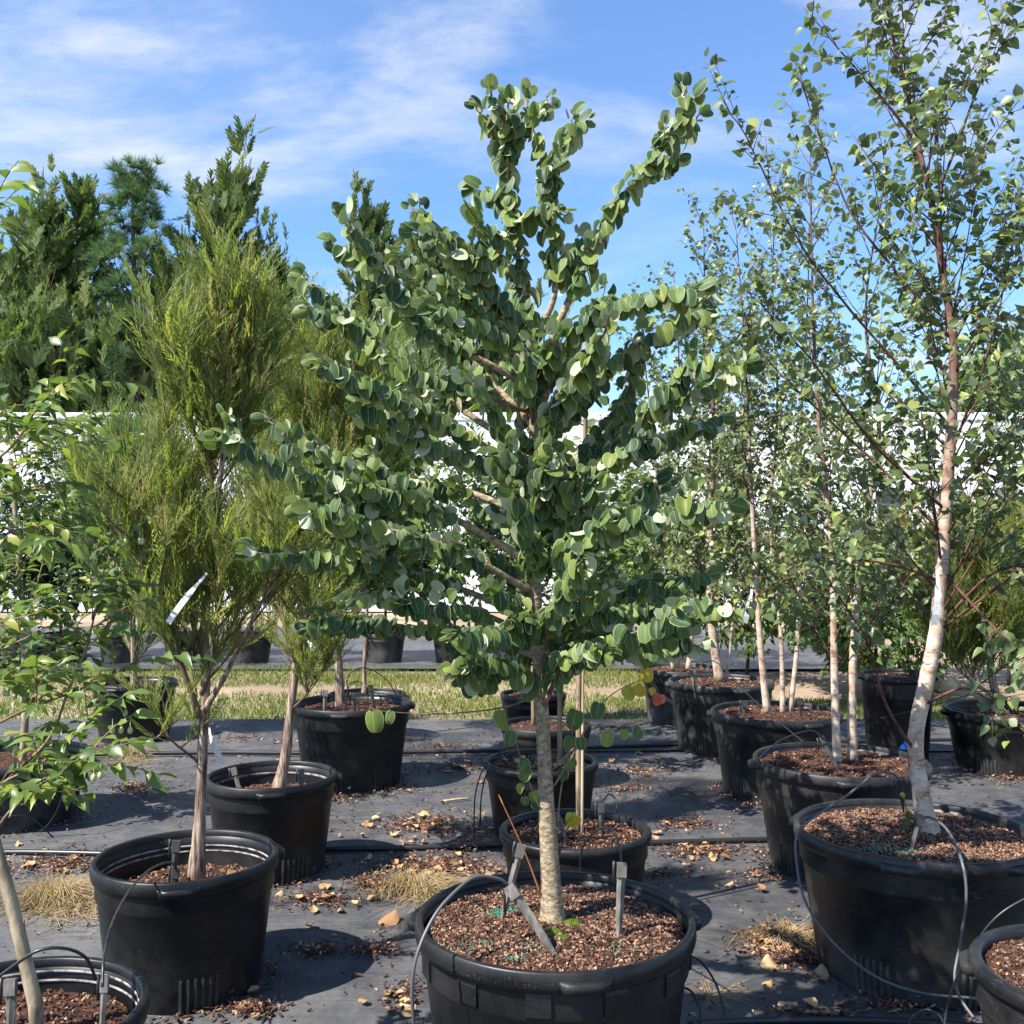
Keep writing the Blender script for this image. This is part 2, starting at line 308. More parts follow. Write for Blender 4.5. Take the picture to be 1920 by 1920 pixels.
def plume(n=20, ln=.17, sub=.032, w=.0040, seed=0, spread=.42):
    rs = np.random.RandomState(seed); V = []; T = []; C = []
    def strip(p, d, l, w):
        d = nrm(d); s = nrm(np.cross(d, (rs.uniform(-.4, .4), rs.uniform(-.3, .3), 1))); b = len(V)
        m = p+d*l*.55+np.array((0, 0, rs.uniform(-.1, .1)*l)); e = p+d*l
        V.extend([p-s*w*.4, p+s*w*.4, m+s*w*.6, m-s*w*.6, e]); T.extend([(b, b+1, b+2), (b, b+2, b+3), (b+3, b+2, b+4)])
    for k in range(n):
        u = (k+.5)/n; p = np.array((.012*math.sin(3*u), ln*u, -.18*ln*u*u)); sd = 1 if k % 2 else -1
        strip(p, np.array((sd*spread*rs.uniform(.6, 1.2), 1., rs.uniform(-.45, .45))), sub*(1.1-.55*u)*rs.uniform(.75, 1.25), w)
    strip(np.zeros(3), np.array((0, 1., -.1)), ln*1.08, w*.7)
    return np.array(V), np.array(T), np.full(len(V), .5)
T_CYP = [plume(seed=i) for i in range(4)]
T_CEDT = [plume(30, .95, .34, .062, 20+i, .75) for i in range(4)]
def needles(n, ln, w, seed):
    rs = np.random.RandomState(seed); V = []; T = []
    for k in range(n):
        d = nrm(np.array((rs.normal(), abs(rs.normal())*.9+.25, rs.normal()))); s = nrm(np.cross(d, rs.normal(size=3))); l = ln*rs.uniform(.7, 1.1); b = len(V)
        V.extend([-s*w*.5, s*w*.5, d*l]); T.append((b, b+1, b+2))
    return np.array(V), np.array(T), np.full(len(V), .5)
T_PIN = [needles(60, .40, .026, i) for i in range(3)]
def scatter(parent, tpls, P, T, Nn, S, mat, part, rest, nobj=0, score=None):
    """leaf-like pieces: the nobj best-scored ones as objects of their own, the rest joined as one stuff part"""
    P = np.asarray(P); n = len(P); R = frames(np.asarray(T), np.asarray(Nn)); S = np.asarray(S); k = RS.randint(0, len(tpls), n)
    order = np.argsort(score) if score is not None else np.arange(n)
    own = order[:nobj]; mask = np.ones(n, bool); mask[own] = False
    base = np.array(parent.location) if parent is not None else np.zeros(3)
    if nobj:
        ms = []
        for (v, f, c) in tpls:
            g = G(); g.add(v, f if f.shape[1] == 4 else None, f if f.shape[1] == 3 else None, 0., c); m = g.mesh(part); m.materials.append(mat); ms.append(m)
        for i in own:
            o = bpy.data.objects.new(part, ms[k[i]]); COL.objects.link(o); o.parent = parent
            M = np.eye(4); M[:3, :3] = R[i]*S[i]; M[:3, 3] = P[i]-base; o.matrix_basis = Matrix(M.tolist())
    g = G(); rn = RS.rand(n)
    for a, (v, f, c) in enumerate(tpls):
        I = np.where((k == a) & mask)[0]
        if not len(I): continue
        V = np.einsum('nij,vj->nvi', R[I], v)*S[I][:, None, None]+P[I][:, None, :]
        FF = (f[None]+(np.arange(len(I))*len(v))[:, None, None]).reshape(-1, f.shape[1])
        g.add(V.reshape(-1, 3), FF if f.shape[1] == 4 else None, FF if f.shape[1] == 3 else None, np.repeat(rn[I], len(v)), np.tile(c, len(I)))
    if g.n: return g.build(rest, mat, parent, True, 'stuff')
# ------------------------------------------------------------------ ground
def noise2(x, y, s=0):
    r = 0
    for i, (a, b, p) in enumerate([(1.3, .7, .3), (-.8, 1.9, 1.2), (2.7, 1.1, 2.1), (-2.2, 3.3, .5), (4.9, -3.1, 4.), (5.7, 6.1, 1.), (9.1, -7.3, 3.)]):
        r = r+np.sin(a*x+b*y+p+s*1.7*i)/(1+.45*i)
    return r/3.2
def sheet(x0, x1, y0, y1, dx, z, amp, s=0):
    xs = np.arange(x0, x1+dx/2, dx); ys = np.arange(y0, y1+dx/2, dx); X, Y = np.meshgrid(xs, ys)
    Z = z+amp*noise2(X*2.2, Y*2.2, s)+amp*.5*noise2(X*7, Y*5, s+3)+amp*1.3*np.clip(noise2(X*1.1+.3*np.sin(Y*5), Y*13, s+6), 0, 1)**2; g = G(); nx = len(xs)
    i = np.arange(len(ys)-1)[:, None]*nx; j = np.arange(nx-1)[None]
    g.add(np.stack([X, Y, Z], -1).reshape(-1, 3), np.stack([i+j, i+j+1, i+nx+j+1, i+nx+j], -1).reshape(-1, 4)); return g
g = G(); g.add([(-400, -60, -.03), (400, -60, -.03), (400, 600, -.03), (-400, 600, -.03)], [(0, 1, 2, 3)]); struct(g, 'ground', DIRT)
g = sheet(-8, 8, -1.6, 6.95, .07, .0, .004); struct(g, 'ground_cloth', CLOTH)
g = sheet(-8, 8, 6.85, 8.05, .07, .010, .005, 4); struct(g, 'ground_cloth', CLOTH)
g = sheet(-14, 4.2, 11.2, 16.5, .2, .0, .006, 8); struct(g, 'ground_cloth', CLOTH)
# grass strip
n = 95000; X = RS.uniform(-6.5, 7.5, n); Y = RS.uniform(7.95, 11.6, n)**1.0
d = noise2(X*1.6, Y*3.2, 2)+.55*noise2(X*6, Y*8, 5); track = np.exp(-((Y-9.75-.1*noise2(X, X*.4))/.38)**2)*1.1
keep = (d-track+.35 > RS.uniform(-.9, .6, n)) & ~((X > 2.2) & (Y > 9.2)); X, Y, d = X[keep], Y[keep], d[keep]; n = len(X)
h = RS.uniform(.018, .055, n)*(1+.35*d); a = RS.uniform(0, 6.28, n); w = .0055
B = np.stack([X, Y, np.full(n, -.032)], -1); sx = np.stack([np.cos(a), np.sin(a), 0*a], -1)*w; tip = B+np.stack([RS.normal(0, .45, n)*h, RS.normal(0, .45, n)*h, h+.01], -1)
g = G(); g.add(np.stack([B-sx, B+sx, tip], 1).reshape(-1, 3), None, np.arange(3*n).reshape(-1, 3), np.repeat(np.clip(.42-.3*d+RS.normal(0, .17, n)+.35*np.exp(-((Y-8.2)/.25)**2), 0, .99), 3))
tag(g.build('grass', GRS, kind='stuff'), 'patchy mown grass strip between the two beds of ground cloth', 'grass', kind='stuff')
# ------------------------------------------------------------------ building
BX0, BX1, BY, BH = -34., 40., 20., 3.86
bd = thing('warehouse', (0, BY, 0), 'long low white warehouse wall with flat roof edge behind the trees', 'building')
n_p = 24
for k in range(n_p):
    xa = BX0+(BX1-BX0)*k/n_p; xb = BX0+(BX1-BX0)*(k+1)/n_p; g = G(); box(g, ((xa+xb)/2, BY+.05, 1.9), (xb-xa-.012, .10, 3.8)); g.build('wall_panel', WHITE, bd, False)
g = G(); box(g, ((BX0+BX1)/2, BY+6, 1.85), (BX1-BX0-.1, 11.8, 3.7)); g.build('hall', WHITE, bd, False)
g = G(); box(g, ((BX0+BX1)/2, BY+5.95, BH-.04), (BX1-BX0+.3, 11.95, .14)); g.build('roof_edge', WHITE, bd, False)
wa, wb = at(1647, 925, BY-.02), at(1800, 1013, BY-.02)
wf = G()
cxw, czw, ww, wh = (wa[0]+wb[0])/2, (wa[2]+wb[2])/2, wb[0]-wa[0], wa[2]-wb[2]
for (dx, dz, sx_, sz_) in ((0, wh/2, ww+.1, .09), (0, -wh/2, ww+.1, .06), (-ww/2, 0, .06, wh-.1), (ww/2, 0, .06, wh-.1), (-ww*.22, 0, .05, wh-.1)): box(wf, (cxw+dx, BY-.04, czw+dz), (sx_, .08, sz_))
wfo = wf.build('window', DARK, bd, False); g = G(); box(g, (cxw-ww*.36, BY-.012, czw), (ww*.26, .02, wh-.08)); po = g.build('pane', GLASS, wfo, False, off=bd.location)
# ------------------------------------------------------------------ pots
def chips(n, fn, smin=.006, smax=.018):
    """loose bark pieces: fn(n) gives positions; flat wedge boxes"""
    P = fn(n); n = len(P); s = np.stack([RS.uniform(smin, smax, n), RS.uniform(smin*.6, smax*.55, n), RS.uniform(.0015, .005, n)], -1)
    v = np.array([(-.5, -.5, -.5), (.5, -.4, -.5), (.35, .5, -.5), (-.5, .3, -.5), (-.4, -.4, .5), (.5, -.2, .5), (.2, .4, .5), (-.3, .35, .5)])
    q = np.array([(0, 3, 2, 1), (4, 5, 6, 7), (0, 1, 5, 4), (1, 2, 6, 5), (2, 3, 7, 6), (3, 0, 4, 7)])
    nn = nrm(np.stack([RS.normal(0, .42, n), RS.normal(0, .42, n), np.ones(n)], -1)); a = RS.uniform(0, 6.28, n); T = np.stack([np.cos(a), np.sin(a), 0*a], -1)
    R = frames(T, nn); V = np.einsum('nij,nvj->nvi', R, v[None]*s[:, None, :])+P[:, None, :]
    g = G(); g.add(V.reshape(-1, 3), (q[None]+(np.arange(n)*8)[:, None, None]).reshape(-1, 4), None, np.repeat(RS.beta(1.6, 2.4, n), 8)); return g
t = NT('salt_line'); SALT = t.set(t.ramp(t.noise(t.coord(), 40), [(.35, (.05, .05, .048)), (.6, (.30, .29, .27))]), .7, .3)
POTS = {}
def pot(key, px, Y, D, H, gap, label, mat=POT, nchip=300, ribs=(), panels=False, handles=(-1.75, -.1, 1.5, 3.05), X=None, lip=.0, cup=.0, group=None, round_rim=False):
    if X is None: X = at(px, 1400, Y)[0]
    p = thing('nursery_pot', (X, Y, 0), label, 'pot', group); R = D/2; zs = H*.74
    def loc(g, name, mat, kind=None, smooth=True, parent=None): return g.build(name, mat, parent or p, smooth, kind, off=(0, 0, 0))
    rb = R*.80; rs_ = R*.925; rt = R-.016
    g = G(); lathe(g, [(0, .012), (rb-.02, .012), (rb-.004, 0.), (rb, .006), (rb+(rs_-rb)*.5, zs*.5), (rs_-.001, zs-.004), (rs_+.0055, zs+.003), (rs_+.007, zs+.008), (rt, H-.03), (rt, H-.012),
                       (rt-.004, H-.012), (rt-.006, H-.05), (rs_-.006, zs), (rs_-.015, max(zs-.12, H-gap-.06))]); bo = loc(g, 'body', mat)
    g = G()
    if round_rim: lathe(g, [(R-.030, H-.03), (R-.030, H-.004), (R-.024, H+.001), (R-.006, H), (R, H-.008), (R-.001, H-.03), (R-.012, H-.036)])
    else: lathe(g, [(R-.021, H-.02), (R-.021, H-.003), (R-.017, H), (R-.007, H), (R-.003, H-.004), (R-.001, H-.03), (R-.005, H-.047), (R-.013, H-.048)])
    rimo = loc(g, 'rim', mat)
    if handles:
        g = G(); aw = .062/R; arcbox(g, R-.010, R+.020, H-.044, H-.016, -aw, aw, 10, .75); me = g.mesh('handle', True); me.materials.append(mat)
        for a in handles:
            o = bpy.data.objects.new('handle', me); COL.objects.link(o); o.parent = rimo; o.rotation_euler.z = a
    if panels:
        g = G(); rr0 = rs_+.002; pw = .030/R
        V0 = rt-.002; arcbox(g, rr0, rr0+.012, zs+.006, H-.05, -pw, pw, 4); me = g.mesh('panel', False); me.materials.append(mat)
        for k in range(12):
            o = bpy.data.objects.new('panel', me); COL.objects.link(o); o.parent = bo; o.rotation_euler.z = -1.72+k*2*math.pi/12
    if ribs:
        g = G(); hr = H*.27; nseg = 5; V = []
        for z in (0.004, hr*.9, hr):
            r_ = rb+(rs_-rb)*z/zs
            for k in range(nseg): 
                b = math.pi*k/(nseg-1); e = .009 if z < hr else .001; V.append((r_-.002+e*math.sin(b), -.0075*math.cos(b), z))
        q = [(i*nseg+j, i*nseg+j+1, (i+1)*nseg+j+1, (i+1)*nseg+j) for i in range(2) for j in range(nseg-1)]
        g.add(V, q); me = g.mesh('rib', True); me.materials.append(mat)
        for a in ribs:
            for k in range(6):
                o = bpy.data.objects.new('rib', me); COL.objects.link(o); o.parent = bo; o.rotation_euler.z = a+(k-2.5)*.085*.3/R*1.0
        g = G(); zd = .045; rd = rb+(rs_-rb)*zd/zs; aa = np.linspace(0, 6.283, 9)[:-1]
        g.add([(rd+.0025, .012*math.cos(x), zd+.010*math.sin(x)) for x in aa]+[(rd-.006, 0, zd)], None, [(i, (i+1) % 8, 8) for i in range(8)]); me = g.mesh('drain_hole'); me.materials.append(DARK)
        for a in ribs:
            o = bpy.data.objects.new('drain_hole', me); COL.objects.link(o); o.parent = bo; o.rotation_euler.z = a+.42
    if gap > .06:
        for zq in (H-.052, H-gap+.045):
            rq = (rt-.0085 if zq > zs else rs_-.0145+.004*(zq-zs)/.1)-.0005; g = G(); lathe(g, [(rq+.001, zq-.0035), (rq-.0012, zq-.001), (rq-.0012, zq+.001), (rq+.001, zq+.0035)]); loc(g, 'salt_line', SALT, parent=bo)
    zr = H-gap; rsoil = (rs_-.012 if zr < zs else rs_+(rt-rs_)*(zr-zs)/(H-.03-zs)-.014)
    g = G(); rr = np.linspace(.001, 1, 14)*rsoil; aa = np.arange(40)*2*math.pi/40; Rg, Ag = np.meshgrid(rr, aa, indexing='ij')
    def zsoil(x, y): return zr+.022*(1-np.clip((x*x+y*y)/rsoil**2, 0, 1))+.006*noise2(x*22+X*9, y*22)
    Xg, Yg = Rg*np.cos(Ag), Rg*np.sin(Ag); i = np.arange(13)[:, None]*40; j = np.arange(40)[None]; jn = (j+1) % 40
    g.add(np.stack([Xg, Yg, zsoil(Xg, Yg)], -1).reshape(-1, 3), np.stack([i+j, i+jn, i+40+jn, i+40+j], -1).reshape(-1, 4)); loc(g, 'soil', SOIL)
    def fn(n):
        q = np.sqrt(RS.rand(n))*rsoil*.985; a = RS.uniform(0, 6.283, n); x, y = q*np.cos(a), q*np.sin(a); return np.stack([x, y, zsoil(x, y)+RS.uniform(0, .006, n)], -1)
    if nchip: loc(chips(nchip, fn, .004, .0145 if Y < 4 else .022), 'bark_chips', CHIP, 'stuff', False)
    POTS[key] = (X, Y, zr+.012, R, H); return p
mainpot = pot('main', 1040, 2.64, .715, .46, .036, 'large black pot with raised square panels and embossed lettering under its rim', POT, 12000, (), True, (-1.42, 3.0, .15, 1.6))
pot('P1', 1713, 3.43, .78, .46, .034, 'scuffed large black pot holding the thick pink-barked birch', POTW, 8000, (-2.35, -1.35, -.3, .9), False, (-2.05, -1.05, .6, 2.6))
pot('P2', 1575, 4.5, .75, .46, .034, 'large black pot of the two-stemmed birch with green-dusted mulch, beside the scuffed pot', POTW, 2600, (-2.6, -1.6, -.4, .9), False, (-1.75, 3.1, .1, 1.6))
pot('P3', 1455, 5.76, .72, .46, .032, 'large black pot with side handle, third in the row of birch pots', POTW, 1300, (-2.6, -1.6, -.4, .9), False, (-1.25, 2.95, .1, 1.6))
pot('P4', 1352, 6.98, .71, .46, .032, 'grey weathered pot with ribbed foot, fourth in the row of birch pots', POTG, 800, (-2.3, -1.6, -.4, .9), False, (-1.4, 3.1, .3, 1.6))
pot('P5', 1276, 8.0, .62, .42, .03, 'weathered dark pot of the three-stemmed birch at the grass edge', POTG, 400, (-2.3, -1.2, -.4), False)
pot('P0', 0, 2.40, .60, .42, .03, 'black pot with blue-sheened round rim and pale reddish mulch, in front of scuffed pot', POTW, 5000, (), False, (2.75,), X=1.385, round_rim=True)
pot('PR', 0, 6.4, .78, .36, .05, 'low wide black pot with ribbed foot under the spreading yellow-green conifer', POT, 500, (-2.45, -1.3), False, (-1.75, 3.0), X=3.10)
pot('PR2', 1683, 6.6, .46, .56, .04, 'tall narrow black pot behind the birch pots beside the low wide pot', POT, 200)
pot('L0', 23, 2.25, .58, .40, .075, 'black pot with lip handle, holding the leaning smooth-barked stem', POT, 1500, (), False, (1.2,))
pot('L1', 352, 3.31, .58, .41, .115, 'black pot with deep soil and rolled tab handles around the rough cypress trunk', POT, 1100, (-1.1, -2.4), False, (-1.35, 2.9, .45))
pot('L2', 510, 4.43, .555, .41, .10, 'black pot with deep pale-ringed inside wall and tab handle, second along the cypress row', POT, 500, (-.9,), False, (-1.35, .2, 2.9))
pot('L3', 660, 6.0, .69, .47, .05, 'big black pot with fluted foot, third along the cypress row', POT, 700, (-.75, -1.9), False, (-1.6, .12))
pot('L4', 688, 7.25, .56, .33, .04, 'shallow black pot behind the big fluted pot at the grass edge', POT, 150)
pot('LL', 0, 5.22, .74, .33, .05, 'wide black pot half hidden under the left leafy shrub branches', POTW, 300, X=-2.53)
pot('LB', 252, 7.3, .58, .41, .05, 'dark pot behind the leafy branches at the grass edge', POT, 150)
pot('C1', 1078, 3.80, .56, .355, .03, 'round-lipped black pot with wooden stake and cane, behind the panelled pot', POT, 1700, (), False, (), round_rim=True)
pot('C2', 1014, 5.0, .56, .345, .03, 'round-lipped black pot with dry leaves on its mulch, second behind panelled pot', POT, 600, (), False, (), round_rim=True)
pot('C3', 1024, 6.0, .53, .345, .03, 'small black pot, third in line behind the panelled pot', POT, 200, (), False, ())
pot('C4', 1000, 7.15, .46, .35, .03, 'small black pot at the grass edge, last in line behind the panelled pot', POT, 80, (), False, ())
# embossed lettering on the main pot
fc = bpy.data.curves.new('lettering', 'FONT'); fc.body = 'GALLONS  175.46 LITERS'; fc.size = .021; fc.extrude = .0022; fc.resolution_u = 2
fo = bpy.data.objects.new('lettering_src', fc); COL.objects.link(fo); bpy.context.view_layer.update()
dg = bpy.context.evaluated_depsgraph_get(); me = bpy.data.meshes.new_from_object(fo.evaluated_get(dg)); bpy.data.objects.remove(fo)
co = np.zeros(len(me.vertices)*3, np.float32); me.vertices.foreach_get('co', co); co = co.reshape(-1, 3); X_, Y_, D_, H_ = mainpot.location.x, mainpot.location.y, .715, .46
R_ = D_/2; a = -2.36+co[:, 0]/R_*1.0; rr = R_-.0022+(co[:, 2]); me.vertices.foreach_set('co', np.stack([rr*np.cos(a), rr*np.sin(a), H_-.034+co[:, 1]], -1).ravel().astype(np.float32))
me.materials.clear(); me.materials.append(POTW); o = bpy.data.objects.new('lettering', me); COL.objects.link(o); o.parent = [c_ for c_ in mainpot.children if c_.name.startswith('rim')][0]; o['label'] = 'embossed lettering reading GALLONS 175.46 LITERS'
# ------------------------------------------------------------------ katsura (the main tree)
def score(P): return np.linalg.norm(P-np.array((0, 0, CAMZ)), axis=1)
X0, Y0, Z0, R0, H0 = POTS['main']
kt = thing('katsura_tree', (X0, Y0, Z0), 'heart-leaved young tree with smooth tan trunk in the panelled black pot', 'tree')
tp = [(1037, 1742), (1033, 1650), (1024, 1500), (1018, 1360), (1008, 1200), (1003, 1060), (1000, 930), (1000, 800), (1001, 680), (985, 560), (962, 430), (950, 330), (955, 240), (950, 175)]
td = [0, 0, 0, .01, .0, -.01, 0, .01, .01, .0, -.01, 0, .01, .0]
TP = cat([at(x, y, Y0+dd) for (x, y), dd in zip(tp, td)], 5); n = len(TP); s = np.linspace(0, 1, n)
rad = np.interp(s, [0, .018, .04, .09, .19, .5, .75, 1], [.043, .034, .029, .0245, .0185, .012, .0065, .002])
TP[0][2] = Z0-.03; g = G(); tube(g, TP, rad, sides=14, wob=.03); g.build('trunk', KBARK, kt)
def trunk_at(py): return TP[int(np.argmin(np.abs(TP[:, 2]-at(1000, py, Y0)[2])))]
KB = [([(985, 610), (905, 530), (845, 475), (800, 462)], -.14), ([(962, 470), (925, 435), (893, 420)], -.05), ([(972, 540), (935, 480), (905, 455)], .08), ([(1046, 520), (1078, 480), (1092, 430)], .06), ([(998, 680), (925, 620), (860, 600), (800, 575)], -.26), ([(1000, 780), (880, 730), (780, 690), (700, 650)], -.10), ([(1002, 800), (1070, 720), (1120, 640), (1130, 600)], -.25), ([(1002, 930), (900, 870), (800, 840), (720, 800), (660, 770)], -.2), ([(1004, 960), (1090, 880), (1150, 800), (1180, 760)], .2),
      ([(1000, 640), (1040, 560), (1042, 440), (1030, 340), (1065, 255), (1085, 205)], -.06), ([(1036, 350), (1010, 280), (1000, 215)], -.02), ([(1068, 250), (1105, 222)], .04),
      ([(955, 290), (985, 220), (990, 150)], .05), ([(958, 245), (925, 190), (912, 150)], -.04), ([(975, 235), (1015, 200), (1040, 175)], .03), ([(950, 300), (915, 235), (885, 208)], .05),
      ([(1005, 720), (1050, 600), (1095, 500), (1140, 400), (1195, 315), (1245, 245), (1285, 165), (1298, 140)], -.10), ([(1240, 255), (1285, 235), (1318, 195)], .03), ([(1190, 325), (1240, 310), (1285, 292)], .05),
      ([(960, 400), (925, 370), (888, 345)], .05), ([(975, 420), (1010, 390), (1050, 395)], -.08),
      ([(995, 720), (930, 690), (850, 650), (790, 615), (745, 560), (700, 500), (655, 440), (622, 368)], -.22), ([(700, 505), (650, 470), (612, 440)], .05),
      ([(1000, 860), (900, 790), (800, 720), (730, 670), (680, 610), (620, 560), (560, 503)], .15), ([(690, 625), (620, 590), (565, 570)], -.05),
      ([(1000, 900), (900, 830), (800, 770), (720, 730), (650, 695), (580, 662)], -.28),
      ([(1000, 760), (960, 640), (900, 540), (850, 470), (800, 420), (768, 395)], .12), ([(880, 510), (820, 455), (760, 432)], -.06), ([(930, 590), (900, 480), (875, 400)], -.16), ([(960, 640), (850, 545), (790, 505), (752, 492)], -.18),
      ([(1000, 800), (900, 690), (840, 640), (790, 600), (720, 560)], .25),
      ([(1002, 820), (1040, 690), (1100, 590), (1180, 565), (1250, 545), (1310, 520)], -.22), ([(1005, 870), (1080, 740), (1170, 660), (1240, 620), (1290, 585), (1335, 545)], .10), ([(1240, 620), (1300, 590), (1345, 590)], .04),
      ([(1008, 990), (1070, 920), (1140, 855), (1210, 790), (1290, 745), (1360, 725), (1425, 685)], -.12), ([(1200, 800), (1240, 740), (1310, 690), (1370, 690)], -.18), ([(1150, 850), (1180, 740), (1200, 650), (1215, 610)], .12),
      ([(1140, 860), (1220, 830), (1310, 800), (1380, 790)], .15),
      ([(1008, 1085), (1070, 1030), (1140, 995), (1210, 965), (1290, 950), (1362, 922)], -.25), ([(1130, 1000), (1190, 945), (1245, 895)], -.05),
      ([(1008, 1170), (1080, 1125), (1160, 1105), (1240, 1085), (1300, 1075), (1352, 1055)], .12), ([(1010, 1215), (1090, 1165), (1180, 1150), (1260, 1150), (1330, 1155), (1365, 1185)], -.22), ([(1010, 1250), (1080, 1200), (1160, 1190), (1240, 1200), (1300, 1180)], .15),
      ([(1003, 1060), (900, 1000), (800, 950), (700, 918), (600, 905), (510, 885), (440, 848), (372, 830)], -.30), ([(1000, 985), (900, 930), (780, 905), (690, 890), (620, 855), (560, 825), (498, 785)], .12),
      ([(1004, 1110), (880, 1045), (780, 1010), (680, 990), (600, 975), (535, 978)], -.34), ([(1005, 1165), (900, 1120), (800, 1090), (700, 1065), (600, 1055), (520, 1045), (435, 1042)], -.10),
      ([(1008, 1240), (900, 1200), (800, 1180), (720, 1170), (640, 1165), (560, 1170)], .10), ([(800, 1010), (740, 960), (660, 950), (580, 955)], -.12), ([(1008, 1200), (900, 1150), (800, 1140), (700, 1120), (640, 1130)], -.25),
      ([(1012, 1290), (940, 1240), (870, 1240), (820, 1255)], -.22), ([(1012, 1290), (960, 1250), (910, 1270), (860, 1265)], -.10), ([(1015, 1330), (1060, 1250), (1110, 1215), (1160, 1225)], -.24)]
LP, LT, LN, LS = [], [], [], []
def katsura_leaves(P, s0=0., size=.0385, step=.0145, dens=1.):
    seg = np.linalg.norm(np.diff(P, axis=0), axis=1); cl_ = np.concatenate([[0], np.cumsum(seg)]); Lg = cl_[-1]; x = s0*Lg; k = RS.randint(2)
    while x <= Lg:
        p = np.array([np.interp(x, cl_, P[:, i]) for i in range(3)]); q = np.array([np.interp(min(x+.02, Lg), cl_, P[:, i]) for i in range(3)]); q2 = np.array([np.interp(max(x-.02, 0), cl_, P[:, i]) for i in range(3)])
        d = nrm(q-q2); k += 1; ref = np.array((0, 0, 1.)) if abs(d[2]) < .92 else np.array((1., 0, 0)); e1 = nrm(np.cross(d, ref)); e2 = np.cross(e1, d)
        tipf = min(1., (Lg-x)/.10+.62)
        for sd in (0, math.pi):
            if RS.rand() > dens: continue
            a = (k % 2)*math.pi/2*(.8)+sd+RS.normal(0, .35); o = e1*math.cos(a)+e2*math.sin(a)
            if x > Lg-.04: tdir = o*.45+d*.8+np.array((0, 0, -.1))
            else: tdir = o*.55+np.array((0, 0, -.85))+d*.12
            tdir = nrm(tdir+RS.normal(0, .12, 3)); nn = o*.9+np.array((-.15, -.25, .55))+RS.normal(0, .2, 3)
            if RS.rand() < .07: nn = -nn
            sz = size*RS.uniform(.62, 1.22)*tipf; LP.append(p+o*.010+np.array((0, 0, .007))); LT.append(tdir); LN.append(nn); LS.append(sz)
        x += step*RS.uniform(.8, 1.25)
def wig(P, a=.008):
    P = P.copy(); n = len(P); w = np.cumsum(RS.normal(0, a, (n, 3)), 0)*np.linspace(0, 1, n)[:, None]*.4; return P+w
for pts, off in KB:
    q = np.array(pts, float); sl_ = np.concatenate([[0], np.cumsum(np.linalg.norm(np.diff(q, axis=0), axis=1))]); sl_ /= sl_[-1]
    on = abs(q[0][0]-1003) < 16; 
    b0 = 0. if on else off*.3
    P = [at(x, y, Y0+b0+off*(s_**.9)) for (x, y), s_ in zip(q, sl_)]
    if on: P[0] = trunk_at(q[0][1])
    P = wig(cat(P, 5)); ln = np.linalg.norm(np.diff(P, axis=0), axis=1).sum(); g = G(); tube(g, P, .0045+.008*min(ln, 1.), .0014, 6); bo_ = g.build('branch', KTWIG if ln < .5 else KBARK, kt)
    katsura_leaves(P, .30 if (on and ln > .35) else .12 if on else 0.)
    up_ = P[-1][2] > 1.75; m = int(ln/(.26 if up_ else .12))
    for k in range(m):
        u = RS.uniform(.22, .92); i = int(u*(len(P)-2)); d = nrm(P[i+1]-P[i]); sd = nrm(np.cross(d, RS.normal(size=3))); l = RS.uniform(.04, .075 if up_ else .12)*(1.15-.5*u)
        dd = nrm(d*.7+sd*.75+np.array((0, 0, .25))); Q = np.array([P[i], P[i]+dd*l*.5, P[i]+dd*l+np.array((0, 0, .02))]); Q = cat(Q, 3); g = G(); tube(g, Q, .0024, .0012, 4); g.build('twig', KTWIG, bo_, off=kt.location)
        katsura_leaves(Q, .15, .037, .0165)
for k in range(58):     # branches reaching toward and away from the lens, and short inner ones
    py = RS.uniform(720, 1285); b = trunk_at(py); u = (py-600)/690; az = RS.choice([-1, 1], p=[.6, .4])*(math.pi/2+RS.normal(0, .65)); el = math.radians(52-30*u+RS.normal(0, 8)); ln = RS.uniform(.14, .32+.24*u)*(.7 if py < 850 else 1)
    d = np.array((math.cos(az)*math.cos(el), math.sin(az)*math.cos(el), math.sin(el))); P = wig(cat([b, b+d*ln*.5, b+d*ln+np.array((0, 0, .05*ln-.05*u))], 4)); g = G(); tube(g, P, .006, .0014, 5); g.build('branch', KTWIG, kt)
    katsura_leaves(P, .22, .0395, .0165, .95)
i0 = int(np.argmin(np.abs(TP[:, 2]-at(1000, 720, Y0)[2]))); katsura_leaves(TP[i0:], 0., .0395, .0150)
scatter(kt, T_KAT, LP, LT, LN, LS, KAT, 'leaf', 'foliage', 300, score(np.array(LP))-4*np.array(LS)); print('katsura leaves', len(LP))
# low sparse shoots with a few leaves
def sparse(parent, pts, Y, off, leaves, r=.0028, mat=KTWIG, lmat=KAT, tp=T_KAT, size=.045):
    q = np.array(pts, float); P = cat([at(x, y, Y+off*i/(len(q)-1)) for i, (x, y) in enumerate(q)], 5); g = G(); tube(g, P, r, .001, 5); g.build('shoot', mat, parent)
    ps = []
    for (x, y, sz, lm) in leaves:
        w = at(x, y, Y+off); i = int(np.argmin(np.linalg.norm(P-w, axis=1))); w = P[i]*.35+at(x, y, P[i][1])*.65; g = G(); tube(g, cat([P[i], (P[i]+w)/2+np.array((0, 0, .006)), w], 3), .0008, .0006, 4); g.build('stalk', mat, parent)
        tv, f, c = tp[RS.randint(len(tp))]; R = frames(np.array((RS.normal(0, .35), -.2, -.9)), np.array((RS.normal(0, .3)-.2, -1, .45)))
        g = G(); g.add(tv, f, None, RS.rand(), c); m = g.mesh('leaf'); m.materials.append(lm or lmat); o = bpy.data.objects.new('leaf', m); COL.objects.link(o); o.parent = parent
        M = np.eye(4); M[:3, :3] = R*(sz or size); M[:3, 3] = w-np.array(parent.location); o.matrix_basis = Matrix(M.tolist())
sparse(kt, [(1015, 1300), (950, 1325), (860, 1337), (780, 1338), (700, 1332)], Y0, -.15, [(698, 1335, .05, None), (730, 1333, .03, None)])
